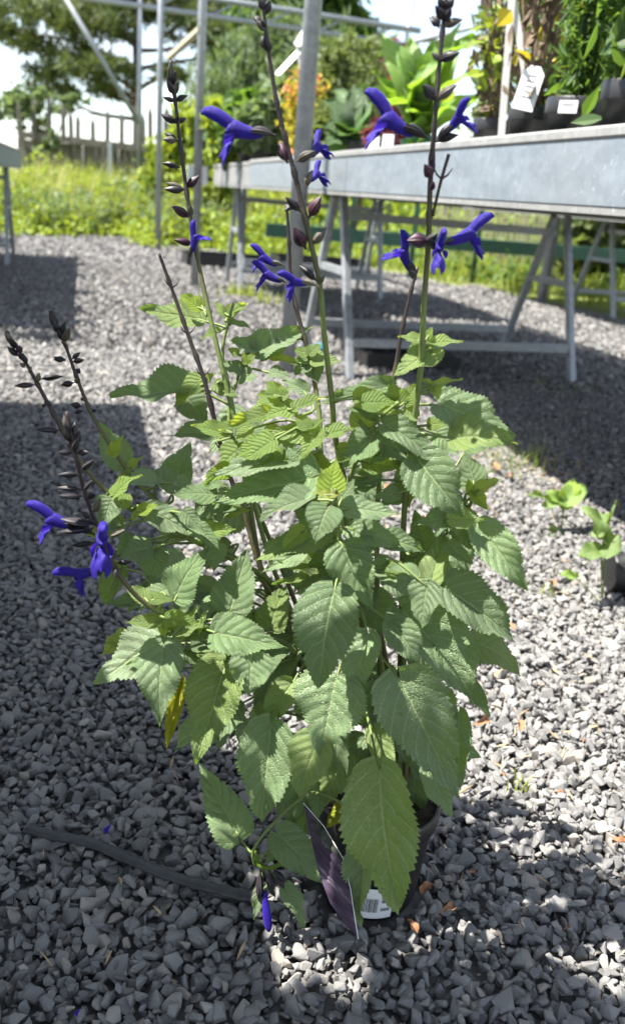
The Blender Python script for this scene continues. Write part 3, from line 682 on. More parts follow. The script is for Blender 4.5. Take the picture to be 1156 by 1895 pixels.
# ------------------------------------------------------------------ weeds and grass
def pts_in(n, fx0, fx1, y0, y1):
    y = rng.uniform(y0, y1, n); x = np.array([rnd(fx0(t), fx1(t)) for t in y]); return np.stack([x, y, np.zeros(n)], 1)
p = pts_in(15000, lambda y: -0.45*y, lambda y: -0.05*y, 10.9, 17.5)
p = p[[yy > yard_edge(xx)+.15 for xx, yy, _ in p]]
hh = 0.22+0.62*np.clip((p[:, 1]-10.8)/3, 0, 1)*(0.6+.4*np.sin(p[:, 0]*2.1)*np.sin(p[:, 1]*1.7))+rng.uniform(0, .3, len(p))
blades('tall_grass', p, hh, 0.022, 0.55, M['grass'], None, 'stuff')
cl = []
for k in range(900):
    y = rnd(10.9, 16.5); x = rnd(-0.44*y, -0.06*y)
    if y < yard_edge(x)+.2: continue
    hgt = .8*(rnd(.25, .6)+.6*(.4+.6*abs(math.sin(x*1.3+2)))*min(1, max(0, y-10.8)/2.5)*random.random())*(1 if k % 9 else 1.35)
    cl.append(np.array([x, y, 0])+np.stack([rng.normal(0, .16, 40), rng.normal(0, .16, 40), rng.uniform(.05, hgt, 40)], 1))
ix = [i for i in range(len(cl)) if math.sin(cl[i][0, 0]*1.9+1)+math.sin(cl[i][0, 1]*2.3)+rnd(-.9, .9) < .1]; ix2 = [i for i in range(len(cl)) if i not in set(ix)]
cloud('weeds', np.concatenate([cl[i] for i in ix]), 0.11, M['fol_lime'], None, .42, kind='stuff')
cloud('grey_weeds', np.concatenate([cl[i] for i in ix2]), 0.10, M['fol_grey'], None, .35, kind='stuff')
p = pts_in(900, lambda y: -0.44*y, lambda y: -0.05*y, 11.2, 15.5); p = p[[yy > yard_edge(xx)+.3 for xx, yy, _ in p]]
blades('seeding_grass', p, rng.uniform(.6, 1.15, len(p)), .014, .4, M['straw'], None, 'stuff')
cl = []
for k in range(46):
    x = rnd(-4.6, .4); y = yard_edge(x)-abs(random.gauss(0, .45)); cl.append(np.array([x, y, 0])+np.stack([rng.normal(0, .10, 36), rng.normal(0, .10, 36), rng.uniform(.01, rnd(.08, .3), 36)], 1))
cloud('edge_weeds', np.concatenate(cl), 0.08, M['fol_lime'], None, .5, kind='stuff')
p = pts_in(9000, lambda y: -0.10*y, lambda y: 0.62*y, 7.4, 16)
p = p[[yy > yard_edge(xx)+.1 for xx, yy, _ in p]]
blades('meadow_grass', p, 0.10+0.22*rng.uniform(0, 1, len(p))+.12*(p[:, 1] > 10), 0.016, 0.6, M['grass'], None, 'stuff')
cl = []
for k in range(300):
    y = rnd(8.0, 16); x = rnd(-0.1*y, .6*y)
    if y < yard_edge(x)+.1: continue
    cl.append(np.array([x, y, 0])+np.stack([rng.normal(0, .14, 26), rng.normal(0, .14, 26), rng.uniform(.02, rnd(.15, .5), 26)], 1))
cloud('ground_weeds', np.concatenate(cl), 0.07, M['fol_mid'], None, .5, kind='stuff')
hp = []
for k in range(200):
    y = rnd(14, 18); x = rnd(-0.08*y, .62*y); hp.append(np.array([x, y, rnd(.2, .8)])+rng.normal(size=(30, 3))*np.array([.3, .3, .25]))
hp = np.concatenate(hp); hp = hp[hp[:, 2] > 0]
cloud('hedge', hp, 0.15, M['fol_lime'], None, .5, kind='stuff')
tag(cloud('rust_plant', ball(260, on_z(935, 505)+Z*.12, (.2, .12, .12), .1), 0.05, simple('rusty_foliage', (.3, .11, .04), (.42, .2, .09), .8)), 'small rust-orange dead plant in the grass beyond the trestle', 'plant')

def tuft(px, py, n, h, label, spread=.03, wd=.003):
    if spread >= .06:
        c = on_z(px, py); p = np.array(c)+np.stack([rng.normal(0, spread, n), rng.normal(0, spread, n), np.zeros(n)], 1)
        blades('sparse_grass', p, rng.uniform(.5, 1, n)*h, wd, .55, M['grass'], None, 'stuff'); return
    c = on_z(px, py); p = np.array(c)+np.stack([rng.normal(0, spread, n), rng.normal(0, spread, n), np.zeros(n)], 1)
    tag(blades('grass_tuft', p, rng.uniform(.5, 1, n)*h, wd, .55, M['grass']), label, 'grass', 'grass tufts growing in the gravel')
tuft(950, 865, 46, .085, 'dry grass tuft on the sunny edge of the bench shadow', .06)
tuft(985, 850, 20, .10, 'green grass tuft standing against the dark bench shadow', .03)
tuft(905, 870, 26, .05, 'short yellow grass tuft left of the shadow edge', .07)
tuft(1012, 1105, 8, .05, 'tiny sprig of grass below the two weeds on the right', .012)
tuft(962, 1468, 9, .035, 'tiny grass sprig at the tip of the plant shadow', .010)
tuft(1020, 720, 30, .05, 'sparse grass in the shade beneath the bench', .09)
tuft(445, 548, 60, .12, 'lime grass tuft in the sun behind the flowering plant', .07, .012)
tuft(490, 560, 40, .10, 'second lime tuft just right of the first, in front of the thick post', .05, .012)

# small broad-leaved weeds on the right
def leaf_mesh(name, mat, L=1.0, W=0.62, nu=28, nv=6, teeth=18, fold=.10, arch=.10, wave=.03, seed=0, tooth=.05, cord=.07, pk=0.42, acum=1.1, fill=0):
    r = random.Random(seed); ph = [r.uniform(0, 6.28) for _ in range(4)]; tw = r.uniform(-.25, .25); dr = r.uniform(-.06, .10)
    b = MB(); fmax = (pk/(pk+acum))**pk*(acum/(pk+acum))**acum
    def fn(u, v):
        q = 2*v-1; a = abs(q)
        hw = W/2*((max(u, 0.0))**pk*(1-u)**acum)/fmax
        if u < .02: hw = max(hw, W*.06)
        k = u*teeth; tt = (k % 1.0)
        if a > .99 and u < .985: hw *= 1+tooth*(1.0-2*tt)*(1 if u > .04 else 0)
        x = u*L - cord*a*a*math.exp(-u*6)*L*1.3
        if a > .99: x += tooth*.25*L*(0.5-tt)
        y = q*hw
        z = fold*a*hw*2 + arch*math.sin(math.pi*u)*L - dr*L*math.sin(math.pi*u)*u
        z += wave*W*a*a*math.sin(u*11+ph[0]+(1.9 if q > 0 else 0)) + .012*math.sin(u*17+q*4+ph[1])*a
        z += tw*q*hw*u
        return (x, y, z)
    b.grid(fn, nu, nv); return b.mesh(name, mat, True)
def frame_matrix(B, T, nrm, wid):
    """leaf from base B to tip T, upper face near nrm, real width wid (for meshes of length 1, width 1)"""
    a = (T-B); L = a.length; a = a/L; n = nrm-a*nrm.dot(a); n.normalize(); s = n.cross(a)
    m = Matrix((a*L, s*wid, n*L*.9)).transposed().to_4x4(); m.translation = B; return m
wl = [leaf_mesh('leaf', M['weed_leaf'], 1, 1.0, 20, 6, 8, .12, .14, .10, i, .05, .10, .42, .62) for i in range(4)]
def weed(px, py, y_, lvs, label):
    base = on_z(px, py); t = thing('weed', label, 'weed', base, 'broad-leaved weeds in the sunny gravel')
    b = MB()
    for (ax, ay, tx, ty, w_, dy) in lvs:
        A, T = at_y(ax, ay, base.y), at_y(tx, ty, base.y+dy)
        b.tube(smoothpath([base+Z*.0, base.lerp(A, .5)+Vector((rnd(-.004, .004), 0, .005)), A], 3), [.0015, .0014, .0013, .0012, .0011, .001, .0009], 6)
        nn = Vector((-.2, -.65, .8))
        o = place('leaf', random.choice(wl), frame_matrix(A, T, nn, w_*A.length/FPX), t)
    b.build('stem', M['stem'], t, True)
weed(1037, 985, 1.9, [(1040, 935, 1082, 900, 40, .03), (1038, 935, 1006, 910, 25, -.01), (1045, 930, 1000, 938, 24, -.02), (1012, 926, 972, 915, 14, -.02), (1045, 940, 1062, 888, 34, .04), (1034, 982, 1006, 1000, 26, -.03)], 'lime weed with round upright leaves at the edge of the bench shadow')
weed(1112, 1118, 1.5, [(1118, 1000, 1078, 935, 26, .02), (1115, 1010, 1148, 1020, 55, -.02), (1110, 1020, 1072, 1030, 40, -.03), (1118, 985, 1092, 990, 24, 0), (1120, 970, 1108, 950, 22, .03), (1065, 1070, 1035, 1065, 22, -.02), (1115, 990, 1140, 925, 6, .03)], 'taller lime weed with curled leaves beside the pale trestle leg')
# fallen bits
dl = [leaf_mesh('leaf', M['dry'], 1, .8, 10, 4, 4, .3, .2, .15, i, .05) for i in range(3)]
bits = [(900, 1332, 46, 'flat tan fallen leaf nearest the right side of the plant'), (962, 1352, 30, 'orange curled leaf scrap right of the tan leaf'), (925, 1432, 14, 'tiny orange leaf scrap on sunlit stones'), (875, 1617, 18, 'small brown scrap in the plant shadow'), (838, 1680, 38, 'upright twisted brown leaf right of the pot'), (770, 1725, 34, 'crumpled brown leaf at the foot of the pot'),
        (1135, 1560, 34, 'brown leaf scrap at the right edge of the shadow'), (1045, 1720, 24, 'brown scrap in the lower right gravel'), (950, 1165, 22, 'rust scrap right of the leaf tips'), (1020, 1080, 30, 'pale straw bits below the weeds'), (920, 870, 26, 'rust leaf scrap near the dry grass'), (945, 480 + 400, 20, 'brown scrap in dry grass'),
        (800, 975, 40, 'tan leaf scrap glimpsed between the stems'), (720, 910, 30, 'dull scrap behind the stems'), (1080, 1370, 16, 'little orange flake far right'), (780, 1655, 40, 'dry stringy scrap at the pot rim'), (1030, 690 + 780, 18, 'brown flake on the shadow edge')]
for px, py, s_, lab in bits:
    B = on_z(px, py, .016); L = s_*B.length/FPX; an = rnd(0, 6.28)
    T = B+Vector((math.cos(an)*L, math.sin(an)*L, rnd(0, .012)))
    o = bpy.data.objects.new('fallen_leaf', random.choice(dl)); C.objects.link(o)
    o.matrix_world = frame_matrix(B, T, Vector((rnd(-.5, .5), rnd(-.6, .2), 1)), L*rnd(.5, .8)); tag(o, lab, 'fallen leaf', 'dead leaves scattered on the gravel')
# hose
hz = [on_z(x, y, .0125) for x, y in ((52, 1532), (95, 1545), (170, 1560), (240, 1590), (320, 1622), (400, 1645), (475, 1662))]
b = MB(); pth = smoothpath(hz, 8); b.tube(pth, [0.0086+.0006*math.sin(i*.9)+(.001*math.sin(i*2.3)) for i in range(len(pth))], 12, True, 0.55, Vector((0, .3, 1)))
tag(b.build('irrigation_hose', M['hose'], None, True), 'flattened black irrigation hose lying on the gravel left of the pot', 'hose')
# ribbed black pot lying at the right edge
rp_ = on_z(1152, 1108); rc = Vector((rp_.x-.030, rp_.y+.03, 0.047)); t = thing('nursery_pot', 'ribbed black pot lying on its side at the right edge', 'pot', (rc.x, rc.y, 0))
pr_ = []
for k in range(13): pr_ += [(.040+.0005*k, .009*k), (.044+.0005*k, .009*k+.0045)]
b = MB(); b.lathe(pr_, 28); b.lathe([(.0, 0), (.04, 0)], 28); b.lathe([(.046, .112), (.051, .112), (.051, .122), (.043, .122), (.038, .01)], 28)
rot = Matrix.Rotation(math.radians(88), 3, 'Y') @ Matrix.Rotation(.3, 3, 'X'); rz = Matrix.Rotation(.35, 3, 'Z')
b.v = [tuple(rz @ (rot @ Vector(p))+rc) for p in b.v]; b.build('pot_wall', M['black'], t, True)

# dry litter between the stones
q = np.concatenate([np.stack([rng.uniform(.15, .75, 150), rng.uniform(.8, 2.4, 150), np.full(150, .014)], 1), np.stack([rng.uniform(-.3, .45, 50), rng.uniform(.5, 1.2, 50), np.full(50, .014)], 1), np.stack([rng.normal(.62, .12, 160), rng.normal(2.45, .22, 160), np.full(160, .014)], 1)])
cloud('plant_litter', q, .022, simple('dry_litter', (.20, .13, .07), (.36, .27, .15), .85, 60), None, .16, up=0, kind='stuff')

# ------------------------------------------------------------------ potted plants on the benches
GP = 'potted plants for sale on the benches'
TOPZ = 0.838
def add_pot(t, c, r, h, mat, taper=.82):
    c = Vector(c); b = MB(); ih = h-.004
    b.lathe([(0, 0), (r*taper, 0), (r*(taper+.13*.72), h*.72), (r*.985, h*.74), (r, h*.76), (r, h*.985), (r*.985, h), (r*.93, h), (r*.92, h*.86), (0.0, h*.86)][:8], 36, c)
    b.build('pot', mat, t, True)
    b = MB(); b.lathe([(r*.925, h*.9), (r*.6, h*.93), (r*.3, h*.91), (.001, h*.94)], 20, c); b.build('soil', M['soil'], t)
def benchpot(px, tt, label, r=.055, h=.11, mat=None, z=TOPZ, cat='potted plant', name='potted_plant', line=0.0):
    s = bench_s(px, tt+line); c = bp(s, tt+line, z); t = thing(name, label, cat, c, GP)
    add_pot(t, c, r, h, mat or M['pot']); return t, c+Z*(h*.92)
def stalks(t, c, n, h, spread, r0, mat, lean=None):
    out = []
    for k in range(n):
        d = Vector((rnd(-1, 1), rnd(-1, 1), 0))*spread + (lean or Vector((0, 0, 0))); hh = h*rnd(.75, 1.0)
        p = smoothpath([c+d*.12, c+d*.5+Z*hh*.5+Vector((rnd(-.01, .01), rnd(-.01, .01), 0)), c+d+Z*hh], 4)
        b = MB(); b.tube(p, [r0*(1-.6*i/8) for i in range(9)], 6); b.build('stem', mat, t, True); out.append(p)
    return out
def along(paths, n, spread, u0=0.1, u1=1.0):
    cs = []
    for p in paths:
        for k in range(n):
            u = rnd(u0, u1)*(len(p)-1); i = min(int(u), len(p)-2); q = p[i].lerp(p[i+1], u-i); cs.append(np.array(q)+rng.normal(0, spread, 3))
    return np.array(cs)
def label_card(t_or_none, c, w_, h_, tiltx, lab, name='plant_label', lines=4, face=None, mat=None, peak=True):
    """upright plastic plant label; c = bottom centre"""
    f = (face or Vector((-.45, -.9, .1))).normalized(); x = Z.cross(f).normalized(); x = (x+Z*tiltx).normalized(); y = f.cross(x)
    t = thing(name, lab, 'plant label', c); b = MB()
    o = [(-.5, 0), (.5, 0), (.5, .84), (.22, 1), (-.22, 1), (-.5, .84)] if peak else [(-.5, 0), (.5, 0), (.5, 1), (-.5, 1)]
    P = [c+x*a*w_+y*bb*h_ for a, bb in o]; Q = [p-f*.0012 for p in P]; k = len(P)
    b.add(P+Q, [tuple(range(k)), tuple(range(2*k-1, k-1, -1))]+[(i, i+k, (i+1) % k+k, (i+1) % k) for i in range(k)]); b.build('card', mat or M['white'], t)
    for i in range(lines):
        b = MB(); yy = h_*(.78-.6*i/max(lines, 1)); ln = w_*rnd(.3, .62)
        b.box(c+x*rnd(-.05, .05)*w_+y*yy+f*.0006, (ln, .0006, h_*.035), (x, f, y)); b.build('print_line', M['ink'], t)
    return t, x, y, f

# right foreground pots
t, c = benchpot(905, .14, 'black pot with dried brown stalks, half hidden behind its neighbour', .052, .115)
ps = stalks(t, c, 12, .42, .10, .0032, M['dead_stalk'])
cloud('dead_leaf', along(ps, 13, .02), .045, M['dead_stalk'], t, .4, (0, 0, -.8), .8, kind='stuff')
cloud('foliage', along(ps, 12, .035), .045, M['fol_lime'], t, .6, kind='stuff')
t, c = benchpot(978, .09, 'black pot with a white card and withered brown stems', .056, .118)
ps = stalks(t, c, 10, .45, .10, .0035, M['dead_stalk'])
cloud('dead_leaf', along(ps, 13, .024), .05, M['dead_stalk'], t, .4, (0, 0, -.8), .8, kind='stuff')
cloud('foliage', along(ps, 3, .035, .2, .8), .05, M['fol_yellow'], t, .65, kind='stuff')
sl = bench_s(963, .04); cc = bp(sl, .04, TOPZ+.105)
label_card(None, cc+Vector((-.006, 0, 0)), .050, .092, -.16, 'white peaked plant label leaning in the pot of withered stems', lines=5)
t, c = benchpot(1062, .10, 'wide black pot with a white sticker under tall dark feathery spires', .070, .122)
cpx = c.copy(); ps = stalks(t, c, 15, .62, .11, .0022, M['fol_mid'])
cloud('foliage', along(ps, 110, .018, .02, .97), .042, M['fol_mid'], t, .2, (0, 0, .5), .8, kind='stuff')
cloud('broad_leaf', np.array(c)+ball(22, (0, .02, .06), (.10, .06, .04), .5), .045, M['fol_mid'], t, .55, kind='stuff')
tops = np.concatenate([np.array(p[-1])+np.stack([rng.normal(0, .006, 40), rng.normal(0, .006, 40), rng.uniform(-.09, .02, 40)], 1) for p in ps])
cloud('flower_spike', tops, .014, M['bloom_blue'], t, .6, kind='stuff')
f = Vector((-.55, -.83, 0)).normalized(); x = Z.cross(f); pc = bp(bench_s(1064, .10), .10, TOPZ+.100)+f*.0712
sg = thing('price_sticker', 'small white price sticker on the front of the wide black pot', 'sticker', pc)
b = MB(); b.box(pc, (.040, .0012, .024), (x, f, Z)); b.build('paper', M['white'], sg)
for i, (dx, dz, ww) in enumerate(((0, .004, .026), (-.004, -.005, .005), (.004, -.005, .005))):
    b = MB(); b.box(pc+x*dx+Z*dz+f*.0008, (ww, .0006, .0028), (x, f, Z)); b.build('print_line', M['ink'], sg)
t, c = benchpot(1160, .09, 'black pot at the right edge holding a picture tag', .062, .135)
ps = stalks(t, c, 12, .5, .13, .0025, M['fol_mid'])
cloud('foliage', along(ps, 70, .028, .02, 1), .055, M['fol_mid'], t, .38, (0, 0, .3), .9, kind='stuff')
cloud('blade_leaf', along(ps, 12, .03, .3, 1), .13, M['fol_lime'], t, .12, (0, 0, .4), .9, kind='stuff')
cc = bp(bench_s(1131, .05), .05, TOPZ+.118)
tg, x, y, f = label_card(None, cc, .026, .075, .05, 'narrow picture tag with grey, red and yellow bands in the pot at the right edge', lines=0)
for (z0, z1, col) in ((.62, .84, (.12, .14, .16)), (.55, .62, (.55, .03, .05)), (.51, .55, (.7, .42, .05)), (.04, .51, (.30, .40, .14))):
    m_ = simple('tag_print', col, tuple(min(1, q*1.6) for q in col), .4, 60)
    b = MB(); b.box(cc+y*(.075*(z0+z1)/2)+f*.0006, (.0255, .0008, .075*(z1-z0)-.0004), (x, f, y)); b.build('print_band', m_, tg)
# taller stock behind them
for i, (px, tt, h, m_, lf, asp, lab) in enumerate((
    (890, .45, .55, 'fol_olive', .05, .35, 'leafy olive stock behind the brown stalks'), (1010, .42, .62, 'fol_mid', .055, .4, 'tall mid-green stock behind the white card'),
    (1090, .48, .70, 'fol_dark', .04, .22, 'dark upright stock behind the tall feathery spires'), (1175, .5, .72, 'fol_mid', .06, .35, 'tall leafy stock behind the pot at the right edge'),
    (950, .85, .72, 'fol_mid', .05, .3, 'slender tall stock deep on the tray behind the white stakes'), (1120, .95, .85, 'fol_olive', .05, .3, 'tallest olive stock deep on the tray at the right'),
    (1050, .75, .8, 'fol_dark', .045, .25, 'dark tall stock in the middle of the right-hand tray'))):
    t, c = benchpot(px, tt, lab, .065, .12); ps = stalks(t, c, 10, h, .12, .003, M['fol_olive'])
    cloud('foliage', along(ps, 70, .022, .05, 1), lf, M[m_], t, asp, (0, 0, .3), .9, kind='stuff')
# white stakes
for (ax, ay, bx_, by_, tt, lab) in ((930, 212, 951, -60, .10, 'white plastic stake leaning right, in front of the brown stalks'), (973, 150, 941, -50, .16, 'white plastic stake leaning left, behind the white peaked label')):
    s = bench_s(ax, tt); A = bp(s, tt, .95); Yd = A.y; A = at_y(ax, ay, Yd); Bq = at_y(bx_, by_, Yd+.02)
    b = MB(); b.bar(A-(Bq-A)*.18, Bq, .017, .004, Vector((0, 1, .1))); tag(b.build('plant_stake', M['stake']), lab, 'stake', 'white plastic stakes')
# bright strap-leaved plant
t, c = benchpot(775, .36, 'bright green plant with big strap leaves in the middle of the tray', .085, .14, M['green_pot'])
bl = [leaf_mesh('leaf', M['big_leaf'], 1, 1, 18, 6, 9, .12, a_, .05, i, .004, .0, .55, .75) for i, a_ in enumerate((.10, .18, .02, .25))]
for (tx, ty, w_, dy) in ((705, 60, 46, .05), (735, 95, 40, -.05), (760, 70, 50, .1), (800, 75, 45, .0), (850, 40, 48, .08), (880, 65, 46, .02), (905, 75, 42, .1), (690, 130, 40, -.05), (880, 130, 38, -.1), (905, 165, 26, -.12), (720, 195, 46, -.15), (690, 175, 44, -.1), (840, 180, 34, -.2), (790, 120, 44, -.12), (770, 150, 42, -.2),
                         (730, 250, 40, -.22), (860, 205, 26, -.2), (745, 290, 30, -.26), (820, 110, 44, -.05), (665, 160, 36, 0), (700, 100, 40, .12), (845, 90, 40, .12)):
    B = c+Vector((rnd(-.02, .02), rnd(-.02, .02), -.005)); T = at_y(tx, ty, c.y+dy); nn = (Vector((-.25, -.45, .85))+Vector((rnd(-.3, .3), rnd(-.2, .2), 0)))
    place('leaf', random.choice(bl), frame_matrix(B, T, nn, w_*c.y/FPX), t)
yl = at_y(755, 205, c.y-.18); place('leaf', bl[1], frame_matrix(c, yl, Vector((-.2, -.6, .6)), .1), t)
# coloured spires behind it
t, c = benchpot(735, .80, 'red-purple plant with coral blooms behind the strap leaves', .07, .12)
ps = stalks(t, c, 10, .58, .14, .003, M['dead_stalk'])
cloud('foliage', along(ps, 40, .03, .3, 1), .055, M['fol_red'], t, .5, kind='stuff'); cloud('bloom', along(ps, 12, .03, .55, .9), .04, M['bloom_pink'], t, .9, kind='stuff')
t, c = benchpot(680, .70, 'thin greenish seed spires between the post and the strap leaves', .06, .12)
ps = stalks(t, c, 12, .62, .16, .0026, M['fol_olive'])
cloud('foliage', along(ps, 45, .012, .35, 1), .035, M['fol_olive'], t, .3, (0, 0, .6), .7, kind='stuff')
# dark drooping plant beside the post
t, c = benchpot(648, .22, 'dark green plant with large leaves drooping over the tray edge', .075, .13)
dm = [leaf_mesh('leaf', leaf_material('dark_plant_leaf', (.032, .078, .020), (.058, .118, .032), (.07, .12, .05), (.12, .24, .03), (.14, .22, .08), tfac=.3) if i == 0 else None, 1, 1, 14, 6, 8, .1, .18, .05, i+9, .01, .05, .5, .7) for i in range(1)]
for (tx, ty, w_, dy) in ((600, 185, 44, 0), (620, 165, 40, .1), (655, 160, 44, .05), (690, 190, 46, 0), (608, 300, 26, -.12), (600, 270, 36, -.1), (625, 250, 44, -.12), (665, 245, 46, -.12), (690, 235, 44, -.1), (640, 200, 46, .06), (612, 225, 40, -.08), (596, 235, 34, -.05), (675, 175, 40, .1)):
    T = at_y(tx, ty, c.y+dy); place('leaf', dm[0], frame_matrix(c+Z*.0, T, Vector((rnd(-.5, .2), -.5, .8)), w_*c.y/FPX), t)
t, c = benchpot(705, .12, 'small plum-leaved plant behind the white price cards', .05, .10)
cloud('foliage', ball(110, c+Z*.02, (.07, .06, .05), .3), .05, M['fol_red'], t, .7, kind='stuff')
for px in (690, 716): label_card(None, bp(bench_s(px, .055), .055, TOPZ+.035), .040, .062, .03, ('left' if px == 690 else 'right')+' one of two white price cards at the tray edge beneath the plum leaves', lines=3, peak=False)
# golden plant in terracotta, green pot
t, c = benchpot(548, .16, 'golden-yellow feathery plant in a small terracotta pot', .052, .105, M['terracotta'])
ps = stalks(t, c, 14, .36, .11, .0025, M['fol_yellow'])
cloud('foliage', along(ps, 60, .028, .1, 1), .035, M['fol_yellow'], t, .5, kind='stuff'); cloud('young_tip', along(ps, 10, .02, .8, 1), .03, M['bloom_pink'], t, .5, kind='stuff')
t, c = benchpot(512, .20, 'small green pot with low pale foliage next to the terracotta pot', .055, .09, M['green_pot'])
cloud('foliage', ball(150, c+Z*.05, (.10, .09, .08), .2), .05, M['fol_grey'], t, .6, kind='stuff')
for (ax, ay, bx_, by_, tx, ty, lab) in ((516, 270, 513, 138, 552, 96, 'lower white flag label on a thin stick left of the thick post'), (568, 215, 549, 84, 577, 37, 'upper white flag label on a thin stick touching the thick post')):
    s = bench_s(ax, .22, 1.0); Yd = bp(s, .22, 0).y; t = thing('flag_label', lab, 'plant label', at_y(ax, ay, Yd)); A, Bq, T = at_y(ax, ay, Yd), at_y(bx_, by_, Yd), at_y(tx, ty, Yd+.06)
    b = MB(); b.bar(A-(Bq-A)*.25, Bq, .011, .003, Vector((0, 1, 0))); b.build('stick', M['stake'], t)
    b = MB(); b.bar(Bq, T, .036, .003, Vector((.3, -.2, 1))); b.build('card', M['white'], t)
# plants on the shaded further tray
for px, ss, tt, mt, lab in ((445, 3.9, .12, 'fol_grey', 'silvery broad-leaved plant at the near corner of the shaded tray'), (415, 4.3, .12, 'fol_mid', 'mid-green bushy plant on the edge of the shaded tray'), (390, 4.9, .1, 'fol_lime', 'lime bushy plant near the far end of the shaded tray'),
                        (480, 4.2, .6, 'fol_olive', 'olive plant in the middle of the shaded tray'), (372, 5.35, .12, 'fol_mid', 'dark clump at the far corner of the shaded tray')):
    c = bp(ss, tt, TOPZ); t = thing('potted_plant', lab, 'potted plant', c, GP); add_pot(t, c, .09, .13, M['pot']); c = c+Z*.11
    cloud('foliage', np.concatenate([ball(170, c+Vector((rnd(-.12, .12), rnd(-.1, .1), rnd(.05, .3))), (.12, .12, .11), .2) for _ in range(5)]), .11, M[mt], t, .6, kind='stuff')
c = bp(5.46, -.02, .80); b = MB(); b.box(c+U*.1-V*.05-Z*.0, (.02, .16, .14), (U, V, Z)); tag(b.build('price_board', M['white']), 'white board hanging on the far end of the shaded tray', 'board')
# left tray plants
for ss, tt, mt, h, lab in ((2.72, -1.60, 'fol_mid', .30, 'green leafy plant on the near corner of the left tray'), (3.1, -1.60, 'fol_dark', .28, 'dark leafy plant second along the left tray'), (3.6, -1.60, 'fol_mid', .32, 'bushy plant third along the left tray'), (4.4, -1.60, 'fol_grey', .30, 'greyish plant halfway along the left tray'), (5.3, -1.60, 'fol_olive', .3, 'olive plant towards the far end of the left tray'), (6.2, -1.60, 'fol_grey', .4, 'pale plant at the far end of the left tray')):
    c = bp(ss, tt-.07, TOPZ); t = thing('potted_plant', lab, 'potted plant', c, GP); add_pot(t, c, .075, .12, M['pot']); c = c+Z*.10
    ps = stalks(t, c, 7, h, .10, .003, M['fol_olive']); cloud('foliage', along(ps, 45, .035, .05, 1), .085, M[mt], t, .45, kind='stuff')
    if ss in (3.1, 5.3): cloud('bloom', along(ps, 5, .02, .7, 1.05), .03, M['bloom_pink'], t, .9, kind='stuff')

for (x, y, h, r, k, lab) in ((-.60, .25, .46, .18, 1000, 'added bushy plant out of view on the left tray, shading the front gravel'), (-.66, .66, .10, .10, 60, 'added low plant out of view on the left tray, for dappled shade')):  # unseen plants added on the left tray to shade gravel and lower leaves
    c = Vector((x, y, TOPZ)); t = thing('potted_plant', lab, 'potted plant', c, GP); add_pot(t, c, .085, .14, M['pot'])
    ps = stalks(t, c+Z*.12, 9, h, .09, .004, M['fol_olive'])
    cloud('foliage', np.concatenate([along(ps, 14, .04, .2, 1), ball(k, (x+.10, y+.04, TOPZ+.14+h*.85), (r*1.45, r*1.0, r*1.15), .1)]), .085, M['fol_mid'], t, .55, kind='stuff')

# ------------------------------------------------------------------ the flowering salvia in its pot
sal = thing('salvia_plant', 'tall salvia with violet-blue flowers and dark stems in a black pot on the gravel', 'potted plant', POT)
PR_, PH = .068, .128
b = MB(); b.lathe([(0, .004), (PR_*.80, 0), (PR_*.82, .004), (PR_*.93, PH*.80), (PR_*.97, PH*.82), (PR_, PH*.84), (PR_, PH*.985), (PR_*.985, PH), (PR_*.95, PH), (PR_*.935, PH*.98), (PR_*.90, PH*.6)], 48, POT)
pot = b.build('pot', M['pot'], sal, True)
b = MB(); b.lathe([(PR_*.92, PH*.86), (PR_*.6, PH*.90), (PR_*.3, PH*.88), (.001, PH*.91)], 28, POT); b.v = [(x+rnd(-.002, .002), y+rnd(-.002, .002), z+rnd(-.003, .004)) for x, y, z in b.v]; b.build('soil', M['soil'], sal)
# white barcode label wrapped on the pot front
def pot_pt(px, py, out=0.0008):            # where a sight line meets the pot wall
    d = ray(px, py); lo = .3
    for k in range(900):
        p = Vector((0, 0, H))+d*(lo+k*.0008); r = math.hypot(p.x-POT.x, p.y-POT.y)
        if r < PR_*(.80+.15*p.z/PH)+out: return p
    return None
a0 = pot_pt(690, 1672); ang0 = math.atan2(a0.y-POT.y, a0.x-POT.x); zc = a0.z
def wrap(da0, da1, z0, z1, out, n=8):
    b = MB()
    def fn(u, v):
        z = z0+(z1-z0)*v; a = ang0+da0+(da1-da0)*u; r = PR_*(.80+.145*z/PH)+out; return (POT.x+r*math.cos(a), POT.y+r*math.sin(a), z)
    b.grid(fn, n, 2); return b
lb = wrap(-.36, .36, zc-.020, zc+.024, .0035).build('barcode_label', M['white'], pot, True)
for k in range(16):
    q = -.26+k*.022; wrap(q, q+random.choice((.006, .010, .014)), zc-.010, zc+.010, .0043, 1).build('barcode_line', M['black_ink'], pot)
for k in range(2): wrap(.14, .30, zc+.004-.012*k, zc+.008-.012*k, .0043, 2).build('print_line', M['ink'], pot)

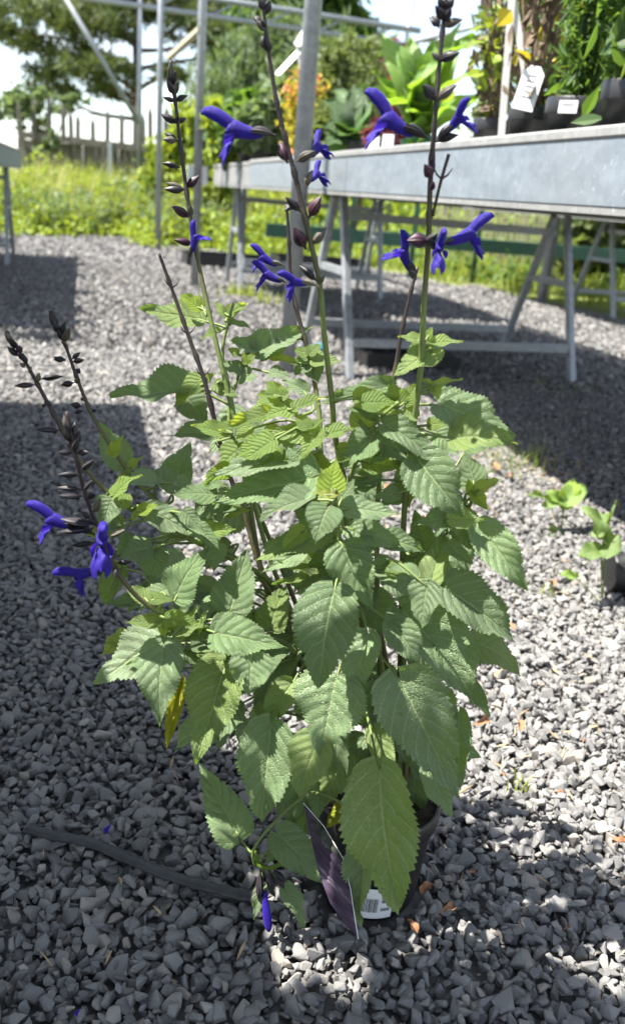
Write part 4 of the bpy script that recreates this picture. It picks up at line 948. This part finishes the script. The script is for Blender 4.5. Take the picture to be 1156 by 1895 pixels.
# stems: (pixel x, pixel y, distance) from tip to base; last point is the pot
def P3(x, y, d): return at_y(x, y, d)
stem_def = [
 # name, points (tip first), tip radius, base radius, dark fraction measured from the tip
 ([(486, -25, .66), (492, 60, .66), (512, 190, .66), (530, 265, .66), (551, 345, .66), (575, 450, .66), (592, 530, .665), (599, 610, .67), (614, 740, .68), (628, 850, .69)], (.04, .02), .42),
 ([(828, -25, .63), (818, 60, .63), (806, 200, .63), (796, 330, .635), (792, 450, .64), (784, 560, .645), (776, 700, .655), (748, 940, .68)], (.02, .01), .40),
 ([(316, 112, .78), (326, 200, .78), (338, 300, .78), (352, 400, .775), (370, 500, .77), (392, 600, .76), (418, 710, .75), (450, 850, .74), (490, 1080, .72)], (-.03, .02), .34),
 ([(294, 468, .74), (322, 545, .74), (352, 630, .735), (380, 710, .73), (416, 852, .725), (455, 960, .72), (487, 1060, .715)], (-.02, .03), .62),
 ([(96, 574, .74), (122, 640, .74), (145, 705, .735), (175, 775, .73), (235, 868, .725), (300, 935, .72), (400, 1010, .72), (500, 1090, .71)], (-.035, -.005), .30),
 ([(12, 612, .68), (45, 665, .68), (75, 720, .68), (110, 785, .68), (150, 855, .68), (210, 920, .685), (300, 975, .69), (420, 1030, .70), (520, 1100, .71)], (-.03, .005), .36),
 ([(124, 762, .60), (142, 850, .60), (160, 920, .605), (190, 995, .61), (225, 1070, .615), (290, 1130, .625), (400, 1165, .65), (540, 1200, .68)], (-.03, -.02), .42),
 ([(530, 378, .80), (535, 450, .80), (538, 520, .80), (552, 585, .795), (572, 660, .79), (590, 760, .78), (600, 900, .76)], (0, .035), .45),
 ([(772, 495, .72), (755, 560, .72), (738, 640, .72), (722, 750, .72), (703, 860, .715), (697, 1050, .705)], (.005, .0), .35),
 ([(620, 905, .60), (628, 990, .62), (640, 1100, .65), (660, 1250, .68)], (.0, -.02), .0),
 ([(862, 935, .68), (840, 1000, .68), (800, 1080, .68), (750, 1180, .69)], (.03, -.005), .0),
 ([(735, 745, .66), (690, 790, .67), (660, 850, .68), (640, 960, .69)], (.01, -.01), .0),
 ([(520, 735, .68), (545, 765, .68), (575, 815, .685), (605, 880, .69)], (.0, .01), .0),
 ([(432, 560, .79), (412, 650, .785), (425, 720, .78), (450, 850, .77), (505, 1050, .74)], (-.02, .03), .0),
 ([(470, 1600, .615), (470, 1570, .615), (510, 1520, .63), (570, 1470, .65)], (-.03, -.03), .0),
 ([(830, 285, .632), (814, 340, .634), (800, 400, .636)], None, 1.0),
 ([(452, 655, .79), (440, 700, .785), (425, 760, .78), (440, 850, .77)], (-.02, .035), .0),
]
stems = []
for pts, foot, dk in stem_def:
    pp = [P3(*p) for p in pts]
    if foot is not None:
        ft = POT+Vector((foot[0], foot[1], PH*.88)); pp.append((pp[-1]+ft)/2+Vector((0, 0, .01))); pp.append(ft)
    path = smoothpath(pp[::-1], 7); stems.append(dict(path=path, dk=dk, pet=[], foot=foot))

kindmat = {'m': 'leaf', 'y': 'young', 'o': 'yellow'}
LM = {}
for k in 'myo':
    LM[k] = [leaf_mesh('leaf', M[kindmat[k]], 1, 1, 44, 8, 22, random.uniform(.04, .18), random.uniform(.02, .16), .06, 40+i+ord(k), .11, .085, .30+.04*(i % 3), 1.0+.1*(i % 4)) for i in range({'m': 10, 'y': 6, 'o': 2}[k])]
leaves = [tuple(x.split(',')) for x in '''
372,592,257,569,46,m,-.9|372,572,332,545,26,y,-.8|375,572,368,540,12,y,-.8|419,588,459,562,22,y,-.9|419,584,398,558,16,y,-.9|407,611,374,628,15,y,-.7|420,600,470,610,12,m,-.9
355,722,203,732,54,m,-.5|372,702,322,752,34,y,-.4|376,707,402,690,18,y,-.4|398,712,440,735,30,m,-.5|345,735,384,786,58,m,-.7|398,806,317,808,36,m,-.3|500,766,405,796,24,y,.1|435,808,500,782,32,m,-.1|415,800,440,778,28,y,-.2
228,862,183,780,56,m,-.4|208,842,229,806,24,y,-.2|240,868,266,845,18,y,-.3|325,902,353,820,60,m,-.5|322,907,256,868,44,m,-.2|240,875,215,888,14,y,-.2
520,740,494,704,38,y,.2|515,732,473,731,15,y,.2|522,738,540,715,16,y,.2|568,725,521,704,28,m,-.2|545,757,608,733,22,y,.3|570,792,546,767,28,y,.4|572,792,600,775,14,y,.4|482,828,516,788,42,m,-.4|568,800,514,824,40,m,.1|592,797,553,852,34,y,.4
540,850,378,898,66,m,.4|578,885,392,930,100,m,.5|575,922,478,964,42,m,.7|612,912,623,849,56,y,.9|607,918,581,912,14,o,.95|609,918,632,912,15,o,.95|606,940,583,1006,76,m,1.0|628,928,656,888,38,m,.6|640,940,742,950,46,m,.8
722,716,588,747,38,m,.1|803,648,725,697,56,m,.4|780,632,735,624,18,y,.4|797,634,855,632,22,y,.4|790,628,800,605,16,y,.4|738,748,722,708,46,y,.3|748,748,774,710,32,y,.3|736,752,700,735,20,y,.3|802,716,812,738,26,y,.4|800,714,856,701,15,y,.4|798,712,776,701,11,y,.4
672,797,668,728,46,y,.2|697,778,638,752,16,m,.3|812,748,952,808,70,m,.3|838,812,957,822,60,m,.5|878,897,858,832,58,m,.1|876,912,902,944,28,y,.3|880,912,926,888,24,y,.3|872,915,865,885,18,y,.3|712,786,815,862,48,m,.4|692,808,633,866,58,m,.3|690,815,822,856,58,m,.2
770,848,858,958,96,m,.5|762,868,757,940,56,m,.1|792,905,858,952,54,m,.2|692,888,643,906,46,m,.1|640,862,690,842,40,m,.0
785,1010,766,942,46,m,.3|782,1075,752,1005,70,m,.2|798,1075,829,972,52,m,.5|843,955,895,1040,56,m,.4|838,960,766,972,48,m,.4|884,973,974,1093,72,m,.5|768,1076,692,1062,62,m,.6|792,1078,780,1163,64,m,.9|825,1088,953,1188,94,m,.6|872,1185,960,1252,78,m,.3|742,1128,872,1302,112,m,.5|800,1148,884,1262,84,m,.45|722,1150,778,1238,66,m,.8|682,1172,662,1287,76,m,.8|820,1085,846,1050,40,m,.2|870,1265,906,1328,32,m,.1
475,648,424,630,30,m,-.85|476,650,578,605,46,m,-.85|522,634,480,670,30,m,-.9|546,672,478,662,15,y,-.8|458,672,448,650,16,y,-.7|460,672,474,652,16,y,-.7|568,656,543,644,20,y,-.8|572,655,594,638,20,y,-.8|577,665,633,668,30,m,-.8|576,668,588,710,54,m,-.85|572,668,545,694,40,m,-.85|446,690,412,670,26,m,-.7|466,690,440,712,26,m,-.7|500,690,538,700,24,m,-.7|440,655,420,645,16,y,-.75|602,988,473,1036,62,m,.5|625,1000,578,1018,32,m,.4|560,1020,482,1060,42,m,.2|635,1012,690,1132,92,m,.8|652,985,745,1012,56,m,.7|648,975,698,1022,50,m,.7|618,1092,590,1273,124,m,1.0|628,1082,546,1098,36,m,.5|602,1065,502,1080,28,m,.3|502,1162,531,1083,66,m,.4|400,1172,531,1198,84,m,.7|428,1128,458,1013,86,m,.4|690,1045,730,1075,44,m,.5
325,1104,390,1013,74,m,.5|278,1015,220,1035,50,m,.2|285,1015,278,1082,60,m,.1|272,945,364,992,50,m,.2|340,972,397,936,42,m,.1|395,915,318,915,42,m,.1|400,1002,372,982,36,m,.0|400,1008,396,1058,46,m,.1|207,925,187,983,50,m,.3|212,917,263,879,26,y,.3|258,947,292,934,26,y,.3|254,950,245,965,14,y,.3
275,1110,231,1085,32,y,.7|279,1108,322,1111,26,y,.7|295,1150,234,1151,32,y,.7|308,1146,370,1154,34,y,.8|350,1152,363,1122,16,y,.6|374,1150,383,1128,11,y,.6|374,1152,369,1177,14,y,.6|298,1180,173,1266,92,m,.6|303,1192,297,1343,92,m,.8|225,1045,192,1123,46,m,-.2|342,1160,334,1192,36,y,.6|300,1155,305,1180,20,y,.7
335,1258,308,1387,36,o,.3|418,1228,362,1414,112,m,.7|392,1213,440,1255,60,m,.5|466,1208,460,1288,92,m,.8|502,1338,485,1523,120,m,.8|542,1262,498,1347,60,m,.5|622,1252,590,1400,150,m,.9|592,1362,553,1477,94,m,1.0|440,1545,369,1412,94,m,.6|512,1542,602,1635,84,m,.7|525,1640,561,1722,42,m,.75|487,1638,470,1702,32,m,.7|640,1398,600,1488,78,m,.3|555,1448,535,1532,50,m,.4
702,1425,739,1683,154,m,1.2|682,1555,666,1718,62,m,1.05|642,1500,603,1532,42,o,.4|738,1255,853,1487,150,m,1.0|848,1318,850,1464,60,m,.6|788,1418,836,1512,62,m,.6|690,1348,722,1442,56,m,.6|660,1330,700,1250,50,m,.3|440,1300,400,1390,60,m,.2|560,1200,590,1160,50,m,.3|480,1230,540,1200,60,m,.4|600,1320,640,1440,70,m,.3|520,1560,490,1600,40,m,.5|690,1440,640,1540,70,m,.5'''.replace('\n', '|').split('|') if x]
sp_all = [(i, j, p) for i, s in enumerate(stems) for j, p in enumerate(s['path'])]
sp_arr = np.array([p[:] for _, _, p in sp_all])
cam0 = Vector((0, 0, H))
def attach(B, a):
    d = np.linalg.norm(sp_arr-np.array(B), axis=1)+np.maximum(0, sp_arr[:, 2]-B.z-.004)*3
    k = int(np.argmin(d)); i, j, p = sp_all[k]
    L = (p-B).length
    mid = (p+B)/2-a*min(.012, L*.3)
    stems[i]['pet'].append(smoothpath([p, mid, B+a*.004], 4))
n_leaf = 0
def put_leaf(bx_, by_, tx, ty, w_, kind, front, jit=.28):
    global n_leaf
    yb = .70-.105*front; B = at_y(bx_, by_, yb)
    Lp = math.hypot(tx-bx_, ty-by_)*yb/FPX; down = (ty-by_)/max(1, math.hypot(tx-bx_, ty-by_))
    dy = -Lp*(.38*down+.02) if down > 0 else -Lp*down*.55
    dy += rnd(-.12, .12)*Lp
    T = at_y(tx, ty, yb+dy); a = (T-B).normalized()
    tc_ = (cam0-B).normalized()
    nn = tc_*.80+Vector((-.22, 0, .62))+Vector((rnd(-jit, jit), rnd(-jit, jit), rnd(-jit, jit)*.5))
    nn = (nn-a*nn.dot(a)).normalized(); s = nn.cross(a); vis = (s-tc_*s.dot(tc_)).length
    wid = w_*yb/FPX/max(.5, vis)
    wid = min(wid, (T-B).length*.95)
    place('leaf', random.choice(LM[kind]), frame_matrix(B, T, nn, wid), sal); attach(B, a); n_leaf += 1
for x in leaves: put_leaf(*map(float, x[:5]), x[5], float(x[6]))
# inner and rear leaves
rl = random.Random(11)
regs = [((330, 880), (880, 1060), 26, -.4), ((300, 830), (1060, 1260), 34, -.1), ((380, 840), (1240, 1420), 28, -.1), ((470, 800), (1400, 1520), 10, .1), ((420, 860), (760, 900), 8, -.7)]
for (xa, xb), (ya, yb), n, fr_ in regs:
    for k in range(n):
        bx_, by_ = rl.uniform(xa, xb), rl.uniform(ya, yb); out = (bx_-620)/260; L = rl.uniform(65, 120)
        an = math.atan2(1.0+rl.uniform(-.4, .5), out*1.1+rl.uniform(-.7, .7))
        if 425 < bx_+L*.4*math.cos(an) < 545 and 920 < by_+L*.4*math.sin(an) < 1110: continue
        if 690 < bx_ < 770 and 800 < by_ < 990: continue
        put_leaf(bx_, by_, bx_+L*math.cos(an), by_+L*math.sin(an)*.85, L*rl.uniform(.55, .75), 'm', fr_+rl.uniform(-.55, .25), .5)
for (xa, xb), (ya, yb), n, fr_, l0, l1, ky in (((400, 740), (735, 880), 24, .2, 34, 72, .85), ((215, 420), (880, 1010), 14, .15, 36, 70, .4), ((540, 860), (960, 1120), 18, .35, 40, 80, .3), ((230, 420), (1080, 1240), 14, .4, 40, 70, .4), ((700, 880), (760, 960), 12, .1, 36, 66, .4)):
    for k in range(n):
        bx_, by_ = rl.uniform(xa, xb), rl.uniform(ya, yb); L = rl.uniform(l0, l1); an = rl.choice((-1, 1))*rl.uniform(-.3, 1.0)+(math.pi if bx_ < (xa+xb)/2 else 0)
        an = math.atan2(abs(math.sin(an))*1.0-.25, math.cos(an)); put_leaf(bx_, by_, bx_+L*math.cos(an), by_+L*math.sin(an), L*rl.uniform(.5, .72), 'y' if rl.random() < ky else 'm', fr_+rl.uniform(-.3, .3), .4)
print('salvia leaves', n_leaf)

for s in stems:
    b = MB(); p = s['path']; n = len(p); L = sum((p[i+1]-p[i]).length for i in range(n-1))
    r1 = .0013 if s['dk'] > 0 else .0012; r0 = .0029 if L > .3 else (.0011 if s['foot'] is None else .0022)
    rad = [r0+(r1-r0)*(i/(n-1))**1.2 for i in range(n)]
    if s['dk'] > 0 and s['foot'] is not None:                    # nodes along the flowering part
        for i in range(int(n*(1-s['dk'])), n-1, 6): rad[i] *= 1.45
    b.tube(p, rad, 8); dark = [0.12+.85*min(1, max(0, ((u-(1-s['dk']))/.3+.6)))*(s['dk'] > 0)+(.45*max(0, 1-u/.35)) for u, _ in b.uv]
    if s['foot'] is None or s['dk'] > .6:                        # bare bracts on the dead stalks
        for i in range(8, n-1, 7):
            for sg in (-1, 1): b.tube([p[i], p[i]+Vector((sg*.004, rnd(-.003, .001), .003)), p[i]+Vector((sg*.0065, rnd(-.003, .001), .0075))], [.0008, .0007, .0004], 5)
    k0 = len(b.uv)
    dark += [.9]*(k0-len(dark))
    for q in s['pet']: b.tube(q, [.0016-.0006*i/(len(q)-1) for i in range(len(q))], 6)
    dark += [.12]*(len(b.uv)-k0)
    o = b.build('stem', M['stem'], sal, True)
    at = o.data.attributes.new('dark', 'FLOAT', 'POINT'); at.data.foreach_set('value', np.array(dark, dtype=np.float32))

# calyces and buds
def calyx_mesh(mat, openf, seed, name='calyx'):
    r = random.Random(seed); b = MB(); ph = r.uniform(0, 6)
    def fn(u, v):
        a = 2*math.pi*v
        if u < .14: rr = .10; x = u
        else:
            q = (u-.14)/.86; rr = .12+.38*math.sin(math.pi*min(1, q*.93)**.8)**.8 if q < 1 else .1
            if openf: rr = .12+.38*math.sin(math.pi*.5*min(1, q*1.35))**.9
            else: rr *= (1-q**3*.80)
            x = u
        rib = 1+.16*math.cos(8*a+ph)*(u > .2); x2 = x+(.10*math.cos(2*a)*(u > .85) if openf else 0)
        bend = .10*math.sin(u*2.2)
        return (x2, math.cos(a)*rr*rib, math.sin(a)*rr*.42*rib+bend)
    b.grid(fn, 12, 20); return b.mesh(name, mat, True)
CX = {k: [calyx_mesh(M[m_], False, i+s_, 'bud') for i in range(4)] for k, m_, s_ in (('d', 'calyx', 1), ('p', 'calyx_purple', 20), ('g', 'calyx_green', 40))}
CO = {k: [calyx_mesh(M[m_], True, i+s_) for i in range(2)] for k, m_, s_ in (('d', 'calyx', 1), ('p', 'calyx_purple', 20), ('g', 'calyx_green', 40))}
def bud(x, y, tx, ty, w_, k, yd, dy=0.0):
    B, T = at_y(x, y, yd), at_y(tx, ty, yd+dy); L = (T-B).length
    place('bud', random.choice(CX[k]), frame_matrix(B, T, Vector((rnd(-.4, .4), -1, rnd(.0, .8))), w_*.86*yd/FPX), sal)
buds = '''S.66|490,20,478,-5,14,d|491,30,500,0,13,d|487,45,470,30,12,d|492,50,482,40,13,d|494,95,486,64,17,d|493,60,472,38,12,g|500,98,490,66,17,d|486,12,484,-20,12,d|532,302,519,262,24,p|552,372,524,392,14,d|556,392,526,364,17,d|571,404,596,362,25,p|577,455,605,420,17,g|566,461,543,420,26,p|588,522,553,492,14,d|592,526,600,508,8,g|548,300,583,280,17,g|563,345,580,315,15,g
S.63|820,40,802,10,13,d|822,42,836,12,14,d|815,48,792,34,17,d|817,50,856,38,15,g|812,52,798,30,18,d|820,22,810,-8,14,d|824,20,840,-6,14,d|811,112,796,98,14,g|811,113,852,100,20,d|804,186,778,158,23,d|806,186,846,158,17,g|806,262,850,252,13,d|797,330,783,303,21,p|799,330,803,288,9,d|796,352,803,334,12,p|792,445,752,446,30,p|769,515,757,497,14,d
S.635|785,455,812,432,16,d|803,462,797,440,12,d
S.78|317,160,311,128,12,d|318,160,326,130,11,d|318,150,318,112,12,g|320,175,308,146,12,d|320,178,330,152,11,d|322,176,326,150,9,g|320,140,313,118,10,d|324,188,300,180,9,d|324,188,349,178,10,d|328,229,297,212,14,d|328,228,330,212,11,d|329,229,345,219,9,d|329,260,300,258,13,g|330,262,304,248,10,d|334,310,300,304,10,d|343,352,303,350,15,d|341,350,308,338,12,g|345,348,370,325,17,p|352,404,316,382,17,p|354,404,354,376,12,g|358,452,320,444,15,p|362,452,370,435,8,g
S.74|104,608,92,574,13,d|106,612,100,580,12,d|110,618,98,590,13,d|114,622,122,594,12,d|118,632,108,604,12,d|120,634,132,608,12,g|124,640,112,630,9,g|122,665,100,666,14,d|122,668,98,660,9,d|134,670,158,666,12,d|133,665,150,652,10,d|141,692,148,682,14,d|138,708,114,712,14,d|142,710,150,700,9,g|152,752,130,748,14,d|154,760,138,765,10,d|162,760,182,758,11,d|156,742,150,736,9,d
S.68|25,636,8,612,13,g|30,640,14,622,13,d|34,646,22,625,12,d|40,655,28,640,12,d|36,660,14,642,14,d|46,668,36,648,12,d|50,674,44,652,13,d|48,680,36,672,9,g|54,690,60,678,8,g|66,712,28,714,13,d|70,708,74,688,12,g|74,702,118,698,10,d|85,752,78,748,10,d|96,750,80,744,11,d|112,796,64,794,14,d|108,795,98,800,11,d|112,792,118,780,10,d
S.60|128,800,120,766,14,g|132,806,126,772,13,d|138,812,140,780,13,d|130,820,120,790,14,d|142,826,148,796,13,d|136,832,122,806,13,d|140,838,146,810,13,d|136,836,104,836,13,d|142,838,167,836,14,d|154,870,176,850,15,d|150,878,106,880,14,d|156,905,174,886,11,d|152,906,106,902,15,d|154,918,108,916,13,d|162,922,180,916,14,d|172,950,188,920,17,g|168,960,150,944,13,d|176,972,165,958,17,d|176,970,112,958,18,d|174,978,108,984,17,d|178,1004,132,1010,15,d|204,990,234,978,13,g|208,1000,212,980,9,g|205,1030,184,1030,11,g|214,1042,246,1040,12,d|215,1046,214,1072,15,d|210,1030,218,1012,8,g
S.615|482,1612,478,1662,22,d|498,1612,505,1652,24,d|512,1615,525,1645,20,d|505,1608,532,1632,16,d'''
for ln in buds.split('\n'):
    it = ln.split('|'); yd = float(it[0][1:])
    for q in it[1:]:
        a_ = q.split(','); bud(*map(float, a_[:5]), a_[5], yd, rnd(-.012, .006))

# flowers
def corolla_mesh(seed, mat):
    r = random.Random(seed); b = MB()
    def ring_loft(rings, n=14, cap=True):
        vs = []; k = len(rings)
        for (cx, cz, rx, rz, tilt) in rings:
            for j in range(n):
                a = 2*math.pi*j/n; yy = math.cos(a)*rx; q = math.sin(a)*rz
                vs.append((cx-math.sin(tilt)*q, yy, cz+math.cos(tilt)*q))
        fs = [(i*n+j, i*n+(j+1) % n, (i+1)*n+(j+1) % n, (i+1)*n+j) for i in range(k-1) for j in range(n)]
        if cap: fs += [tuple((k-1)*n+j for j in range(n))]
        b.add(vs, fs, [(i/(k-1), j/n) for i in range(k) for j in range(n)])
    w_ = r.uniform(.9, 1.1)
    ring_loft([(-.10, -.02, .05, .06, 0), (.0, -.015, .085, .10, .05), (.14, -.01, .095*w_, .120, .1), (.28, .01, .11*w_, .145, .2), (.40, .035, .12*w_, .165, .3), (.49, .06, .118*w_, .165, .4), (.54, .07, .10, .14, .45), (.53, .06, .06, .09, .45)])
    h = r.uniform(-.03, .03)
    ring_loft([(.30, .03, .08, .10, .2), (.48, .11, .10, .12, .38), (.62, .19+h, .095, .122, .40), (.74, .25+h, .095, .126, .30), (.86, .285+h, .088, .118, .05), (.95, .28+h, .07, .085, -.3), (1.0, .258+h, .04, .042, -.6), (1.02, .24+h, .012, .014, -.8)])
    def lip(u, v):                          # three-lobed lower lip, cupped
        q = 2*v-1; lob = .5+.5*math.cos(q*math.pi*1.6); ww = .085+.13*math.sin(math.pi*min(1, u*.85))
        ln = .40*(.86+.14*abs(lob))
        ang = -.25-1.15*u; x = .44+ln*u*math.cos(-.55-.35*u); z = -.10+ln*u*math.sin(-.55-.75*u)
        return (x-.06*q*q*u, q*ww*(1.0-.35*u**5)*.92, z-.20*q*q*(.3+.7*math.sin(u*2.2))+.02*math.sin(u*11+q*5))
    b.grid(lip, 12, 10)
    def lip2(u, v):
        p = lip(u, v); return (p[0]-.012, p[1]*.98, p[2]-.018)
    b.grid(lip2, 12, 10)
    for sg in (-1, 1):                      # side lobes
        def sl(u, v): return (.40+.20*u, sg*(.09+.12*u*math.sin(.6+v*1.6)), -.06+.20*(v-.6)*(.4+.6*u)-.10*u)
        b.grid(sl, 5, 5)
    return b.mesh('flower', mat, True)
FM = [corolla_mesh(i, M['petal']) for i in range(4)]
flowers = [  # calyx base, mouth, hood tip, distance, tip offset, up hint, calyx kind
 ((510, 250), (476, 246), (374, 210), .66, -.004, (0, 0, 1), 'd'), ((553, 300), (578, 286), (594, 243), .665, .015, (-.8, -.5, .3), 'g'), ((566, 348), (576, 332), (594, 300), .67, .015, (-.8, -.5, .3), 'g'),
 ((527, 492), (508, 488), (464, 454), .80, 0, (0, 0, 1), 'g'), ((530, 524), (516, 518), (467, 486), .795, 0, (0, 0, 1), 'd'), ((590, 530), (566, 524), (514, 508), .655, -.012, (0, 0, 1), 'g'),
 ((794, 258), (756, 243), (676, 172), .63, 0, (0, 0, 1), 'd'), ((806, 260), (828, 240), (868, 182), .625, -.012, (-.4, -.3, .7), 'd'), ((770, 517), (757, 494), (741, 427), .64, -.006, (1, 0, .2), 'd'),
 ((800, 462), (808, 462), (822, 432), .635, -.03, (0, .2, 1), 'd'), ((816, 455), (834, 446), (912, 402), .642, .002, (0, 0, 1), 'd'), ((353, 478), (355, 462), (360, 408), .77, 0, (-.6, 0, .3), 'd'),
 ((176, 990), (136, 972), (50, 934), .60, -.004, (0, 0, 1), 'd'), ((178, 975), (188, 990), (192, 984), .595, -.042, (0, .2, 1), 'd'), ((213, 1050), (178, 1054), (100, 1064), .605, -.004, (0, 0, 1), 'd')]
for i, (c0, mo, ti, yd, dy, up, kd) in enumerate(flowers):
    B, Mo, T = at_y(*c0, yd), at_y(*mo, yd), at_y(*ti, yd+dy); x0 = T-Mo; L = x0.length
    upv = Vector(up).normalized()
    # hood tip sits at (1, .26) in the flower's own frame: rotate the axis down so that the tip lands on T
    side = upv.cross(x0).normalized(); a = x0.normalized(); n = a.cross(side).normalized()
    ang = math.atan2(.25, 1.0); ax = (Matrix.Rotation(ang, 3, side) @ a); nz = ax.cross(side).normalized()
    sc_ = L/1.03; m_ = Matrix((ax*sc_, side*sc_*.88, nz*sc_*.93)).transposed().to_4x4(); m_.translation = Mo
    fo = place('flower', FM[i % 4], m_, sal)
    co_ = bpy.data.objects.new('calyx', random.choice(CO[kd])); C.objects.link(co_); co_.parent = fo
    Cw = frame_matrix(B, Mo+(Mo-B)*.18, nz, min(.0115, (Mo-B).length*.75) if (Mo-B).length > .008 else .008)
    co_.matrix_local = m_.inverted() @ Cw
# unopened hanging flower at the bottom
b = MB(); pth = smoothpath([at_y(490, 1650, .612), at_y(492, 1680, .607), at_y(498, 1724, .60)], 6)
b.tube(pth, [.0022, .0023, .0025, .0027, .003, .0034, .0038, .0042, .0044, .0044, .004, .003, .0012], 12); b.build('flower', M['petal'], sal, True)['label'] = 'unopened blue flower hanging near the ground'
b = MB(); b.tube(smoothpath([at_y(472, 1575, .62), at_y(478, 1600, .615), at_y(500, 1606, .613), at_y(520, 1598, .612)], 4), .0022, 8); o = b.build('stem', M['fol_lime'], sal, True)

# fallen petals
for x, y, s_, lab in ((198, 1540, 24, 'fallen violet petal lying on the hose'), (142, 1878, 22, 'faded violet petal in the bottom left gravel'), (1000, 1890, 0, '')):
    if not s_: continue
    B = on_z(x, y, .018); L = s_*B.length/FPX
    o = bpy.data.objects.new('fallen_petal', leaf_mesh('petal', M['petal'], 1, .8, 8, 4, 2, .4, .2, .1, 3, .0)); C.objects.link(o)
    o.matrix_world = frame_matrix(B, B+Vector((L*.4, .2*L, L*.9)), Vector((-.3, -1, .4)), L*.7); tag(o, lab, 'petal')

# picture tag leaning on the pot
tp = [(563, 1486), (600, 1528), (636, 1588), (650, 1645), (658, 1700), (664, 1737), (640, 1712), (612, 1672), (592, 1620), (578, 1560)]
A0 = at_y(563, 1486, .640); nrm = Vector((-.75, -.62, .25)).normalized()
def on_plane(px, py):
    d = ray(px, py); t_ = (A0-cam0).dot(nrm)/d.dot(nrm); return cam0+d*t_
tg = thing('plant_tag', 'long pointed picture tag with a purple flower print stuck in front of the black pot', 'plant tag', on_plane(664, 1737))
P_ = [on_plane(*q) for q in tp]; k = len(P_); b = MB(); b.add([p+nrm*.0007 for p in P_]+[p-nrm*.0001 for p in P_], [tuple(range(k)), tuple(range(2*k-1, k-1, -1))]+[(i, i+k, (i+1) % k+k, (i+1) % k) for i in range(k)])
def tag_mat():
    m = NT('purple_picture_print'); co = m.n('ShaderNodeTexCoord').outputs['Object']; z = m.n('ShaderNodeSeparateXYZ', {0: co}).outputs[2]
    f1 = m.noise(60, 4, vec=co); f2 = m.noise(22, 3, vec=m.n('ShaderNodeMapping', {'Vector': co, 'Rotation': (.6, .3, .9), 'Scale': (1, 1, 5)}).outputs[0])
    low = m.ramp(f2, [(.4, (.035, .024, .042)), (.56, (.075, .055, .085)), (.66, (.26, .23, .27))])
    up_ = m.ramp(f1, [(.35, (.016, .02, .016)), (.55, (.06, .065, .05)), (.7, (.16, .14, .16))])
    fl = m.math('MULTIPLY', m.math('GREATER_THAN', f2, .5), m.math('LESS_THAN', z, .085))
    up_ = m.mix(fl, up_, (.05, .025, .08))
    col = m.mix(m.math('LESS_THAN', m.math('MULTIPLY_ADD', f1, .012, z), .052), up_, low)
    return m.done(m.principled(col, .18, 0, None, .6))
b.build('card', tag_mat(), tg)
b = MB(); rim = [p+nrm*.0011 for p in P_[:6]]; b.tube(rim, .00035, 5); b.build('white_edge', M['white'], tg)
